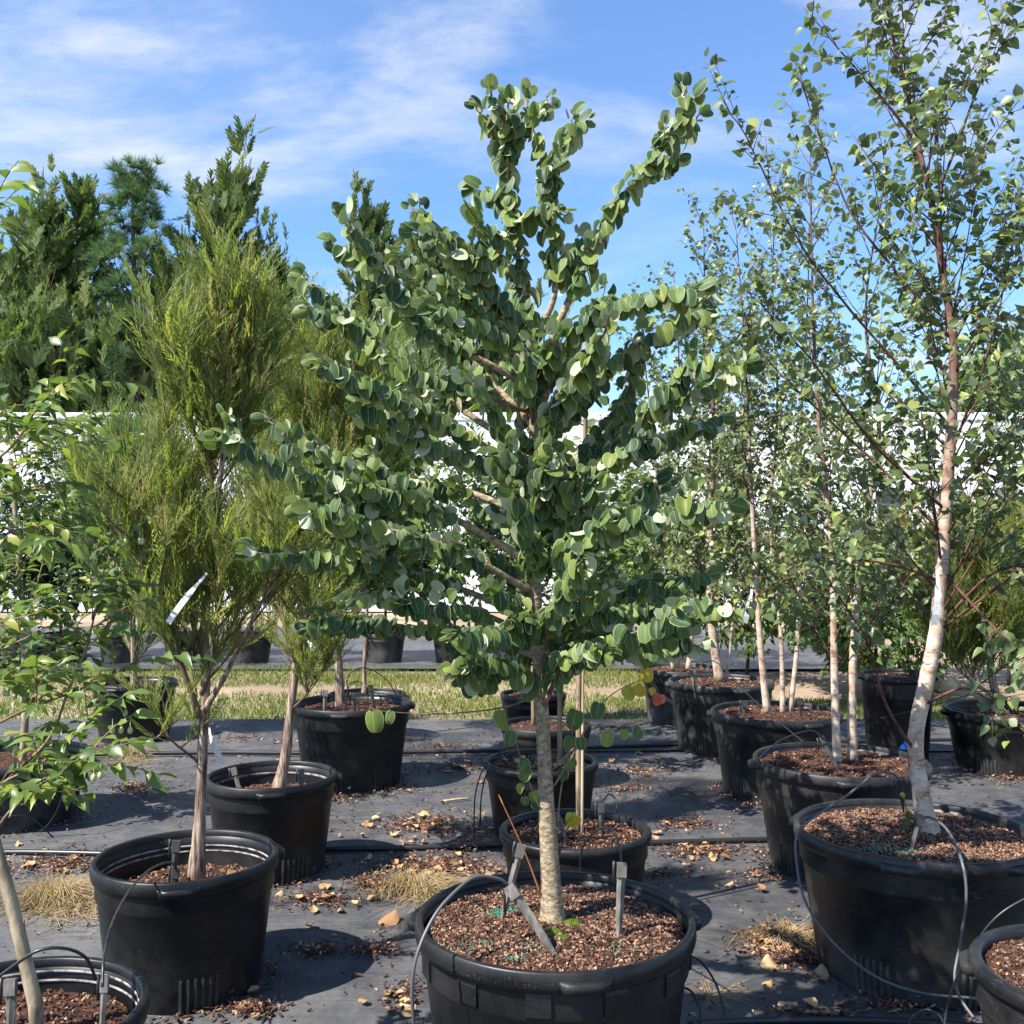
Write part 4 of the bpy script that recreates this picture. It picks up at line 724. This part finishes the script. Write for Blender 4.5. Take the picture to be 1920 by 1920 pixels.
# dark trellis tray and log beyond the grass
a = at(1768, 1283, 9.7); g = G(); tube(g, np.array([a+np.array((0, -.12, 0)), a+np.array((.05, .5, 0))]), .088, .08, 14); lo = solo(g, 'cut_log', LOGM, (a[0], a[1], a[2]), 'pale cut log end on the sandy track behind the birch trunk', 'log')
# ------------------------------------------------------------------ conifers behind the warehouse
def cedar(label, px, Y, pytop, pyw, w, n, mat=CED, seed=0, brown=0, pylow=790, leanx=0., name='cedar_tree'):
    X = at(px, 900, Y)[0]; zt = at(px, pytop, Y)[2]-.55; zl = at(px, pylow, Y)[2]-1.5; c = thing(name, (X, Y, -.03), label, 'tree'); R = w/F*Y
    g = G(); TPc = cat([(X, Y, -.1), (X+.1, Y, zt*.35), (X+leanx*.5, Y, zt*.7), (X+leanx, Y, zt-.2)], 5); tube(g, TPc, .26, .02, 8); g.build('trunk', DBARK, c)
    nb = 46; P_, T_, N_ = [], [], []; tw = G()
    for k in range(nb):
        u = (k+RS.rand())/nb; z = zl+(zt-zl)*u; b = np.array((X+leanx*u, Y, z)); az = k*2.4+RS.normal(0, .4); prof = min(1., (1.12-u)*1.7)**.8*(.6+.6*RS.rand()); el = math.radians(30+32*u+RS.normal(0, 7)); ln = R*prof/math.cos(el)*1.05*(1-.45*u**3)
        d = np.array((math.cos(az)*math.cos(el), math.sin(az)*math.cos(el), math.sin(el))); P = cat([b, b+d*ln*.5, b+d*ln+np.array((0, 0, .12*ln))], 4); tube(tw, P, .05*(1.1-u), .012, 4); m = max(9, int(n*(1.25-.8*u)/nb*1.6))
        for q in range(m):
            v = RS.uniform(.2, 1.)**.7; j = min(int(v*(len(P)-1)), len(P)-2); p = P[j]+(P[j+1]-P[j])*(v*(len(P)-1)-j)+RS.normal(0, .15+.16*(1-u), 3); P_.append(p); T_.append(nrm(d*.45+np.array((0, 0, .75))+RS.normal(0, .38, 3))); N_.append(np.array((-.3, -.6, .4))+RS.normal(0, .5, 3))
    for q in range(14): P_.append(np.array((X+leanx, Y, zt-.75+.05*q))+RS.normal(0, .10, 3)); T_.append(nrm(np.array((0, 0, 1.))+RS.normal(0, .16, 3))); N_.append(RS.normal(0, 1, 3)+np.array((0, -1, 0)))
    tw.build('limbs', DBARK, c, kind='stuff'); P_ = np.array(P_); T_ = np.array(T_); N_ = np.array(N_)
    if brown:
        I = np.argsort(np.abs(P_[:, 0]-X-.4)+np.abs(P_[:, 2]-(zl+zt)/2)*.5)[:brown]; mk = np.ones(len(P_), bool); mk[I] = False
        scatter(c, T_CEDT, P_[I], T_[I], N_[I], np.full(brown, .5), BRN, 'tuft', 'browned_foliage'); P_, T_, N_ = P_[mk], T_[mk], N_[mk]
    scatter(c, T_CEDT, P_, T_, N_, RS.uniform(.45, 1., len(P_)), mat, 'tuft', 'foliage'); return c
CY = 34.
cedar('dark broad cedar at the end of the tree line behind the wall', 20, CY+2, 500, 0, 130, 520); cedar('dense dark cedar with twin ragged tips behind the white wall', 80, CY, 400, 0, 95, 560)
cedar('dark cedar with browned inner foliage beside the tall pine', 150, CY+1, 365, 0, 85, 520, brown=40)
cedar('tall pointed dark cedar beside the pine, its tip above the feathery cypress', 425, CY-1, 348, 0, 120, 760); cedar('low cedar filling the gap right of the pine', 335, CY+3, 520, 0, 90, 420); cedar('short cedar low between pine and left cedars', 200, CY-2, 640, 0, 110, 420)
cedar('small rounded cedar right of the tall pointed one', 520, CY+2, 520, 0, 70, 360); cedar('slim airy cedar seen past the heart-leaved tree', 690, CY+2, 405, 0, 62, 300); cedar('cedar behind the heart-leaved tree crown', 800, CY, 470, 0, 80, 420); cedar('low cedar behind the lower left heart-leaved boughs', 600, CY, 640, 0, 90, 380)
cedar('low dark cedar hidden behind the birches', 930, CY+2, 600, 0, 90, 360); cedar('mid-height cedar seen low between the left leafy tree and pine', 40, CY-3, 640, 0, 120, 420)
def pine(px, Y, pytop, w, label):
    X = at(px, 900, Y)[0]; zt = at(px, pytop, Y)[2]-.75; zl = at(px, 800, Y)[2]; c = thing('pine_tree', (X, Y, -.03), label, 'tree'); R = w/F*Y; g = G(); tube(g, cat([(X, Y, -.1), (X+.1, Y, zt*.4), (X, Y, zt*.75), (X-.1, Y, zt-.3)], 5), .22, .025, 8); g.build('trunk', DBARK, c)
    P_, T_, N_ = [], [], []
    for k in range(32):
        u = (k+RS.rand())/32; z = zl+(zt-zl)*u*.96; az = k*2.4; el = math.radians(22+40*u+RS.normal(0, 8)); ln = R*(1.12-u)**.5*RS.uniform(.6, 1.1); d = np.array((math.cos(az)*math.cos(el), math.sin(az)*math.cos(el), math.sin(el))); b = np.array((X, Y, z))
        P = cat([b, b+d*ln*.5, b+d*ln+np.array((0, 0, .25*ln))], 4); g = G(); tube(g, P, .045*(1.15-u), .012, 5); bo_ = g.build('limb', DBARK, c)
        for q in range(11):
            v = RS.uniform(.35, 1.); j = min(int(v*(len(P)-1)), len(P)-2); p = P[j]; dd = nrm(d*.5+RS.normal(0, .55, 3)+np.array((0, 0, .45))); l = RS.uniform(.15, .55); P_.append(p+dd*l); T_.append(nrm(dd+np.array((0, 0, .5)))); N_.append(RS.normal(0, 1, 3))
            if q < 5: g = G(); tube(g, np.array([p, p+dd*l]), .014, .008, 3); g.build('twig', DBARK, bo_, off=c.location)
    scatter(c, T_PIN, P_, T_, N_, RS.uniform(.85, 1.35, len(P_)), PIN, 'needle_tuft', 'foliage'); return c
pine(248, CY-2, 292, 150, 'tall open-crowned pine with needle tufts rising above the cedars')
blob('broadleaf_tree', 'dark rounded broadleaf tree above the warehouse roof beside the thick birch', at(1890, 700, CY)[0], CY, 3.5, at(1890, 640, CY)[2], 2.6, 5200, SHM, .34, stem=.2, catg='tree')
# ------------------------------------------------------------------ irrigation
def hose(pts, r, mat, name, label, catg='tube', group=None, n=7):
    P = cat(pts, n); g = G(); tube(g, P, r, sides=8); return solo(g, name, mat, P[0], label, catg, group)
def gl(pts, z): return [gnd(x, y, z) for x, y in pts]
hose(gl([(-400, 1612), (0, 1598), (300, 1602), (600, 1592), (760, 1590), (930, 1584), (1100, 1582), (1220, 1580), (1440, 1574), (1700, 1566), (2300, 1556)], .014), .0135, TUBE, 'water_pipe', 'black water pipe lying across the cloth past the round-lipped pots', 'pipe')
hose(gl([(-300, 1425), (300, 1412), (600, 1412), (760, 1410), (900, 1408), (1100, 1402), (1260, 1396), (1500, 1392), (2200, 1380)], .024), .0135, TUBE, 'water_pipe', 'black water pipe along the cloth seam near the grass', 'pipe')
hose(gl([(1290, 1920), (1380, 1915), (1460, 1913), (1560, 1912), (1700, 1916), (1900, 1930)], .012), .011, TUBE, 'water_pipe', 'black water pipe between the panelled pot and the scuffed pot', 'pipe')
def px3(pts): return [at(x, y, d) for x, y, d in pts]
HT = lambda pts, label, mat=TUBE, r=.0034: hose(px3(pts), r, mat, 'drip_tube', label)
HT([(955, 1662, 2.52), (935, 1648, 2.50), (890, 1645, 2.46), (845, 1680, 2.40), (810, 1725, 2.36), (782, 1790, 2.32), (773, 1850, 2.31), (776, 1930, 2.32)], 'grey drip tube arching from crossed stakes over the panelled pot rim', TUBEG, .0040)
HT([(1165, 1625, 2.62), (1162, 1590, 2.7), (1150, 1560, 2.85), (1130, 1552, 3.0), (1105, 1570, 3.2), (1090, 1600, 3.4), (1088, 1660, 3.45)], 'black drip tube hooped from the upright stake to the round-lipped pot')
HT([(1728, 1535, 3.34), (1745, 1533, 3.30), (1775, 1555, 3.20), (1802, 1610, 3.02), (1812, 1680, 2.98), (1800, 1770, 2.98), (1790, 1830, 2.95), (1800, 1870, 2.92), (1830, 1915, 2.86)], 'grey drip tube hanging down the front of the scuffed pot', TUBEG, .0044)
HT([(1690, 1465, 3.55), (1672, 1450, 3.52), (1640, 1452, 3.48), (1590, 1490, 3.4), (1530, 1530, 3.32), (1496, 1560, 3.30), (1493, 1610, 3.25), (1510, 1690, 3.12), (1560, 1765, 3.03), (1640, 1830, 3.0), (1730, 1862, 2.97), (1830, 1872, 3.0)], 'long grey drip tube looping round the scuffed pot side', TUBEG, .0040)
HT([(1960, 1665, 2.7), (1880, 1710, 2.7), (1835, 1760, 2.72), (1800, 1820, 2.78), (1778, 1880, 2.85), (1770, 1930, 2.84)], 'black drip tube running from the blue-rimmed pot to the cloth')
HT([(1700, 1935, 2.9), (1712, 1905, 2.9), (1738, 1893, 2.88), (1762, 1905, 2.86), (1776, 1935, 2.84)], 'small black tube hoop on the cloth before the scuffed pot')
HT([(-40, 1860, 2.1), (20, 1815, 2.1), (70, 1783, 2.1), (120, 1778, 2.12), (160, 1795, 2.16), (180, 1835, 2.2)], 'dark drip tube hooped over the bottom left pot rim')
HT([(192, 1850, 2.24), (196, 1790, 2.3), (215, 1720, 2.5), (250, 1660, 2.85), (285, 1628, 3.1), (318, 1617, 3.25), (335, 1630, 3.3)], 'black drip tube climbing from the front left stake to the cypress pot')
HT([(505, 1805, 3.3), (527, 1830, 3.3), (525, 1860, 3.2), (505, 1890, 3.1), (485, 1935, 3.0)], 'black drip tube lying on cloth right of the cypress pot')
HT([(1275, 1790, 3.0), (1310, 1800, 3.12), (1340, 1840, 3.15), (1356, 1890, 3.08), (1358, 1915, 3.02)], 'upper thin tube curving to the pipe right of panelled pot')
HT([(1270, 1848, 3.0), (1295, 1858, 3.05), (1310, 1885, 3.05), (1313, 1918, 3.0)], 'lower thin tube curving to the pipe right of panelled pot')
HT([(890, 1575, 4.85), (889, 1530, 4.85), (893, 1480, 4.85), (910, 1435, 4.85), (945, 1405, 4.9), (965, 1400, 4.95)], 'black drip tube rising to the second round-lipped pot')
HT([(900, 1550, 5.0), (903, 1490, 4.9), (918, 1440, 4.85), (955, 1412, 4.9)], 'thin black tube beside the second round-lipped pot')
HT([(1120, 1520, 3.9), (1140, 1490, 3.95), (1155, 1500, 3.95), (1157, 1520, 3.9)], 'short black tube hook at the back of round-lipped pot')
HT([(1060, 1590, 3.6), (1058, 1560, 3.65), (1052, 1535, 3.7), (1043, 1525, 3.72)], 'black tube end bent over the front of round-lipped pot')
HT([(1545, 1385, 4.4), (1520, 1370, 4.4), (1470, 1385, 4.3), (1430, 1415, 4.2), (1418, 1440, 4.15)], 'dark tube hooped from stake over the two-stemmed birch pot')
HT([(1298, 1255, 6.8), (1340, 1240, 6.6), (1400, 1300, 6.2), (1450, 1345, 5.6), (1505, 1390, 5.0)], 'dark tube strung between the third and fourth birch pots')
HT([(655, 1310, 6.1), (652, 1270, 6.1), (680, 1252, 6.3), (720, 1270, 6.6), (745, 1305, 6.9)], 'large black tube hoop above the big fluted pot')
HT([(690, 1325, 6.0), (688, 1290, 6.0), (672, 1278, 6.05), (655, 1285, 6.1), (650, 1310, 6.1)], 'small black tube hoop above the big fluted pot')
HT([(100, 1570, 4.9), (60, 1535, 4.85), (20, 1530, 4.8), (-40, 1545, 4.75)], 'black tube arching before the wide half-hidden pot')
HT([(75, 1560, 4.9), (95, 1540, 4.9), (115, 1500, 4.88), (120, 1450, 4.9)], 'thin tube up the front of the wide half-hidden pot')
HT([(1640, 1350, 6.3), (1760, 1320, 6.3), (1850, 1295, 6.35), (1890, 1310, 6.4)], 'dark tube arched over to the low wide pot')
def stake(A, B, w, label, mat=GRYP, clip=True):
    A = np.asarray(A); B = np.asarray(B); d = B-A; ln = np.linalg.norm(d); d = d/ln; x = nrm(np.cross(d, (0, 1., .1))); y = np.cross(d, x); R = np.stack([x, y, d], -1)
    s = thing('drip_stake', A, label, 'stake')
    g = G()
    for sx in (-1, 1):       # V-channel: two wings tapering to a point, and a rib
        V = []
        for z, k in ((-.05, .15), (ln*.25, .8), (ln, 1.)):
            for (a, b) in ((0, 0), (sx*w*.5*k, -w*.28*k), (sx*w*.5*k, -w*.28*k+.003), (0, .004)): V.append(A+R@np.array((a, b, z)))
        g.add(V, [(4*i+j, 4*i+(j+1) % 4, 4*i+4+(j+1) % 4, 4*i+4+j) for i in range(2) for j in range(4)]+[(8, 9, 10, 11)])
    g.build('shaft', mat, s, False)
    if clip:
        g = G(); box(g, A+d*(ln-.014), (w*1.08, w*.6, .034), R); g.build('clip', mat, s, False); g = G(); p = A+d*(ln-.01)+x*w*.9; tube(g, np.array([p+d*.016, p, p-np.array((0, 0, .04))]), .0035, sides=7); g.build('nozzle', BLKP, s)
    return s
za = POTS['main'][2]
def on(key, x, y): return gnd(x, y, POTS[key][2]+.004)
a = on('main', 940, 1727); stake(a, at(978, 1585, a[1]+.02), .021, 'grey drip stake leaning right, crossed behind its partner by the trunk')
a = on('main', 1038, 1787); stake(a, at(955, 1662, a[1]+.05), .024, 'grey drip stake slanting across in front of the trunk with clip')
a = on('main', 1160, 1757); stake(a, at(1166, 1620, a[1]+.02), .022, 'upright grey drip stake at the right of the panelled pot mulch')
a = on('P1', 1710, 1595); stake(a, at(1728, 1530, a[1]+.02), .022, 'dark drip stake against the thick birch foot', BLKP)
a = at(1693, 1530, 3.72); stake(at(1692, 1500, 3.62), at(1688, 1462, 3.6), .024, 'dark clip stake standing behind the thick birch', BLKP)
a = on('P2', 1572, 1443); stake(a, at(1540, 1382, a[1]+.05), .022, 'dark drip stake leaning left beside the two-stemmed birch', BLKP)
a = on('L1', 322, 1662); stake(a, at(331, 1578, a[1]+.01), .024, 'upright black drip stake left of the rough cypress trunk', BLKP)
a = on('L1', 328, 1668); stake(a, at(330, 1628, a[1]), .022, 'short black drip stake in front of the upright one in cypress pot', BLKP)
a = on('L0', 18, 1935); stake(a, at(20, 1838, a[1]+.02), .024, 'brown-grey drip stake behind the leaning smooth stem')
a = on('L0', 190, 1935); stake(a, at(197, 1832, a[1]+.02), .016, 'thin grey drip stake at the right of the leaning stem pot')
a = on('L2', 450, 1490); stake(a, at(438, 1440, a[1]+.02), .022, 'grey drip stake left inside the second cypress pot')
a = on('L2', 564, 1483); stake(a, at(565, 1443, a[1]+.02), .022, 'grey drip stake right inside the second cypress pot')
a = on('L3', 608, 1342); stake(a, at(610, 1295, a[1]), .026, 'pale grey drip stake left of the trunk in the big fluted pot')
a = on('L3', 664, 1340); stake(a, at(663, 1300, a[1]), .02, 'black drip stake right of the trunk in the big fluted pot', BLKP)
a = on('L3', 702, 1330); stake(a, at(694, 1285, a[1]), .022, 'black drip stake at the right rim of the big fluted pot', BLKP)
a = on('C1', 1128, 1566); stake(a, at(1127, 1508, a[1]+.02), .022, 'dark drip stake right of the cane in the round-lipped pot', BLKP)
a = on('C1', 1062, 1575); stake(a, at(1042, 1525, a[1]+.04), .022, 'dark drip stake leaning left by the trunk in the round-lipped pot', BLKP)
a = on('P4', 1302, 1294); stake(a, at(1299, 1256, a[1]), .026, 'grey drip stake in the grey weathered pot')
a = on('P3', 1396, 1342); stake(a, at(1396, 1315, a[1]), .026, 'dark drip stake left of the stems in the handled pot', BLKP)
a = on('P3', 1500, 1345); stake(a, at(1500, 1310, a[1]), .026, 'dark drip stake right of the stems in the handled pot', BLKP)
a = on('P5', 1222, 1245); stake(a, at(1229, 1210, a[1]), .03, 'dark drip stake in the three-stemmed birch pot', BLKP)
# ------------------------------------------------------------------ plant tags
def ptag(A, B, Y, w, label, fold=.02):
    a, b = at(*A, Y), at(*B, Y); d = b-a; s = nrm(np.cross(d, (0, 1., 0))); g = G(); V = []
    for k, u in enumerate((0, .2, .45, .55, .8, 1)):
        c = a+d*u+np.array((0, -fold*math.sin(u*3.1), 0)); ww = w*(.45 if k in (0, 1) else 1); nn = np.array((0, .0006, 0)); V += [c-s*ww/2, c+s*ww/2, c+s*ww/2+nn, c-s*ww/2+nn]
    q = [(4*i+j, 4*i+(j+1) % 4, 4*i+4+(j+1) % 4, 4*i+4+j) for i in range(5) for j in range(4)]+[(0, 3, 2, 1), (20, 21, 22, 23)]; g.add(V, q); solo(g, 'plant_tag', TAG, a, label, 'tag', smooth=False)
ptag((388, 1075), (315, 1168), Yc-.12, .019, 'white plastic tag slanting from the rough cypress stem'); ptag((391, 1365), (420, 1432), Yc+.05, .02, 'white printed tag hanging low behind the rough cypress trunk'); ptag((572, 1195), (606, 1232), Y2-.06, .022, 'grey-white tag on the second cypress trunk')
ptag((1757, 1070), (1751, 1172), Y1t-.05, .022, 'white strip tag wrapped along the thick birch trunk'); ptag((1410, 1105), (1396, 1168), 5.5, .03, 'white strip tag hanging on the birch of the handled pot')
# ------------------------------------------------------------------ litter on the cloth
patches = [(820, 1625, 150, 32, 1300), (800, 1545, 150, 30, 800), (700, 1655, 60, 20, 250), (1455, 1765, 75, 40, 700), (1320, 1595, 110, 18, 500), (1200, 1445, 90, 18, 260), (1290, 1545, 70, 16, 260), (600, 1685, 80, 18, 330), (620, 1500, 90, 14, 300), (1500, 1800, 60, 22, 250), (120, 1620, 150, 28, 800),
           (260, 1475, 70, 14, 220), (90, 1530, 90, 20, 260), (470, 1890, 70, 24, 300), (600, 1780, 90, 22, 180), (700, 1780, 80, 22, 160), (1420, 1500, 60, 20, 160), (1360, 1425, 60, 14, 220), (640, 1400, 150, 14, 260), (830, 1400, 120, 12, 260), (1150, 1365, 100, 10, 260), (860, 1440, 130, 16, 260), (1170, 1480, 90, 14, 180), (1540, 1900, 150, 12, 120), (1420, 1640, 130, 30, 110), (760, 1870, 50, 40, 140), (1690, 1885, 90, 14, 200), (340, 1880, 160, 26, 260), (1600, 1670, 70, 14, 180), (880, 1585, 60, 12, 220), (1240, 1640, 60, 20, 60), (730, 1480, 80, 14, 140), (170, 1400, 80, 14, 200), (450, 1385, 120, 12, 260), (1900, 1460, 90, 14, 200)]
GP = []
for (x, y, rx, ry, n) in patches:
    for k in range(n):
        a, q = RS.uniform(0, 6.283), abs(RS.normal(0, .55)); GP.append(gnd(x+rx*q*math.cos(a), min(1930, y+ry*q*math.sin(a)), .006))
for k in range(2600): GP.append(np.array((RS.uniform(-3.2, 3.2), 2.4+5.6*RS.rand(), .006)))
for key in ('main', 'P1', 'P2', 'P3', 'P4', 'L0', 'L1', 'L2', 'L3', 'C1', 'C2', 'PR', 'LL'):
    X, Y, Z, R, H = POTS[key]
    for k in range(170): a = RS.uniform(0, 6.283); q = R*(.83+abs(RS.normal(0, .10))); GP.append(np.array((X+q*math.cos(a), Y+q*math.sin(a), .006)))
GP = np.array(GP); gch = chips(len(GP), lambda n: GP+np.stack([0*GP[:, 0], 0*GP[:, 0], RS.uniform(0, .012, len(GP))], -1), .005, .024)
tag(gch.build('bark_litter', CHIP, kind='stuff', smooth=False), 'scattered dark bark crumbs lying on the ground cloth', 'litter', kind='stuff')
dl = [grid_leaf(HEART, 5, .25, .15, -.1), grid_leaf(HEART, 5, -.35, -.2, .1), grid_leaf(OVATE, 5, .45, -.2, 0)]
for v_, f_, c_ in dl: v_[:, 2] += .09*np.sin(v_[:, 0]*9+1)*np.cos(v_[:, 1]*7); dm = []
for (v, f, c) in dl: g = G(); g.add(v-np.array((0, .5, 0)), f, None, 0, c); m = g.mesh('fallen_leaf'); m.materials.append(DRY); dm.append(m)
spots = []
for (x, y, rx, ry, n, lb) in [(830, 1625, 130, 26, 48, 'in the brown litter in front of the long water pipe'), (800, 1550, 130, 26, 36, 'on the wet cloth just behind the long water pipe'), (1455, 1765, 65, 30, 22, 'in the leaf pile against the scuffed pot'), (1330, 1592, 100, 14, 14, 'by the water pipe right of the round-lipped pot'),
        (120, 1615, 140, 22, 22, 'in litter beside the heap of pulled dry grass'), (640, 1690, 90, 30, 12, 'on the cloth between the cypress pots and panelled pot'), (1500, 1890, 160, 18, 10, 'beside the short pipe before the scuffed pot'), (760, 1880, 50, 30, 9, 'at the foot of the panelled pot'),
        (850, 1440, 130, 25, 16, 'on the cloth between big fluted pot and second round-lipped pot'), (1180, 1430, 90, 25, 12, 'on the cloth between second round-lipped pot and birch pots'), (1240, 1560, 80, 30, 8, 'on the bare cloth beside the first round-lipped pot'), (600, 1400, 150, 16, 9, 'near the far water pipe behind the cypress pots'), (470, 1880, 60, 30, 6, 'by the tube right of the deep-soiled pot'), (1300, 1640, 150, 60, 6, 'on open cloth between panelled and scuffed pots')]:
    for k in range(n): spots.append((x+RS.normal(0, rx*.6), min(1915, y+RS.normal(0, ry*.6)), RS.uniform(.022, .05), 'dry tan curled leaf '+lb))
for (x, y, s_, lb) in [(1537, 1822, .06, 'flat yellow heart-shaped dry leaf at the scuffed pot foot'), (1445, 1808, .07, 'large curled tan leaf below the leaf pile beside scuffed pot'), (1440, 1843, .03, 'small yellow leaf alone on cloth below the leaf pile'), (1228, 1632, .05, 'single tan leaf on cloth right of the first round-lipped pot'), (730, 1722, .075, 'long tan leaf at the front of the straw-coloured weed clump')]: spots.append((x, y, s_, lb))
for (x, y, s_, lb) in spots:
    w = gnd(x, y, .014); o = bpy.data.objects.new('fallen_leaf', dm[RS.randint(3)]); COL.objects.link(o); o.location = tuple(w); o.scale = (s_, s_, s_*RS.uniform(.7, 1.2)); o.rotation_euler = (RS.normal(0, .16), RS.normal(0, .16), RS.uniform(0, 6.28))
    tag(o, lb, 'fallen leaf', 'fallen leaves on the ground cloth')
for key, n, lab in (('C2', 10, 'dry tan leaf lying on mulch in the second round-lipped pot'), ('C1', 5, 'dry tan leaf lying on mulch in the first round-lipped pot'), ('L1', 6, 'dry tan leaf lying on the deep soil of cypress pot')):
    X, Y, Z, R, H = POTS[key]
    for k in range(n):
        a = RS.uniform(0, 6.28); q = R*RS.uniform(.3, .8); o = bpy.data.objects.new('fallen_leaf', dm[RS.randint(3)]); COL.objects.link(o); s = RS.uniform(.025, .045); o.location = (X+q*math.cos(a), Y+q*math.sin(a), Z+.012); o.scale = (s, s, s); o.rotation_euler = (RS.normal(0, .3), RS.normal(0, .3), RS.uniform(0, 6.28)); tag(o, lab, 'fallen leaf', 'dry leaves in ' + key.lower() + ' pot')
def straw(x, y, rx, ry, n, label, hgt=.07):
    g = G(); c0 = gnd(x, y, 0)
    for k in range(n):
        a, q = RS.uniform(0, 6.283), abs(RS.normal(0, .5)); b = gnd(x+rx*q*math.cos(a), y+ry*q*math.sin(a), .004); h = hgt*max(.12, 1-q)*RS.uniform(.0, 1.)**1.6+.004; d = RS.normal(a, 1.3); l = RS.uniform(.05, .22)
        v = np.array((math.cos(d), math.sin(d), 0)); m = b+v*l*.5+np.array((0, 0, h)); e = b+v*l+np.array((0, 0, h*RS.uniform(0, .9))); s = np.array((-v[1], v[0], .3))*.0013
        g.add([b-s, b+s, m+s, m-s, e], [(0, 1, 2, 3)], [(3, 2, 4)], RS.rand())
    o = g.build('dry_grass_clump', STRW, None, off=c0); o.location = tuple(c0); tag(o, label, 'dry grass')
straw(105, 1690, 110, 45, 1500, 'heap of pulled dry grass on the cloth left of the cypress pot', .10); straw(775, 1668, 95, 34, 900, 'straw-coloured dry weed clump on the cloth left of the panelled pot', .08); straw(1465, 1760, 80, 34, 380, 'dry grass wisps over the leaf pile beside the scuffed pot', .05)
straw(235, 1420, 50, 22, 450, 'dark withered weed tuft behind the wide half-hidden pot', .10); straw(1330, 1868, 28, 10, 70, 'tiny dried weed by the tubes right of panelled pot', .03)
g = G(); a = gnd(828, 1503, .012); b = gnd(882, 1497, .012); tube(g, cat([a, (a+b)/2+np.array((0, 0, .003)), b], 3), .008, .005, 6); solo(g, 'dry_stick', CANE, a, 'short pale dry stick on the wet cloth', 'stick')
a = gnd(1695, 1398, .47-.03); a = at(1695, 1398, 4.8); g = G(); g.add([a+np.array(v)*.03 for v in ((-1, 0, -.6), (1, .2, -.6), (.2, 0, .7), (0, .5, -.5))], None, [(0, 1, 2), (1, 3, 2), (3, 0, 2), (0, 3, 1)]); solo(g, 'plastic_scrap', BLUE, a, 'small blue plastic scrap on the rim behind two-stemmed birch', 'scrap', smooth=False)
print('objects', len(bpy.data.objects), 'tris', sum(sum(max(1, p.loop_total-2) for p in m.polygons) if len(m.polygons) < 1 else len(m.loops)-2*len(m.polygons) for m in bpy.data.meshes))
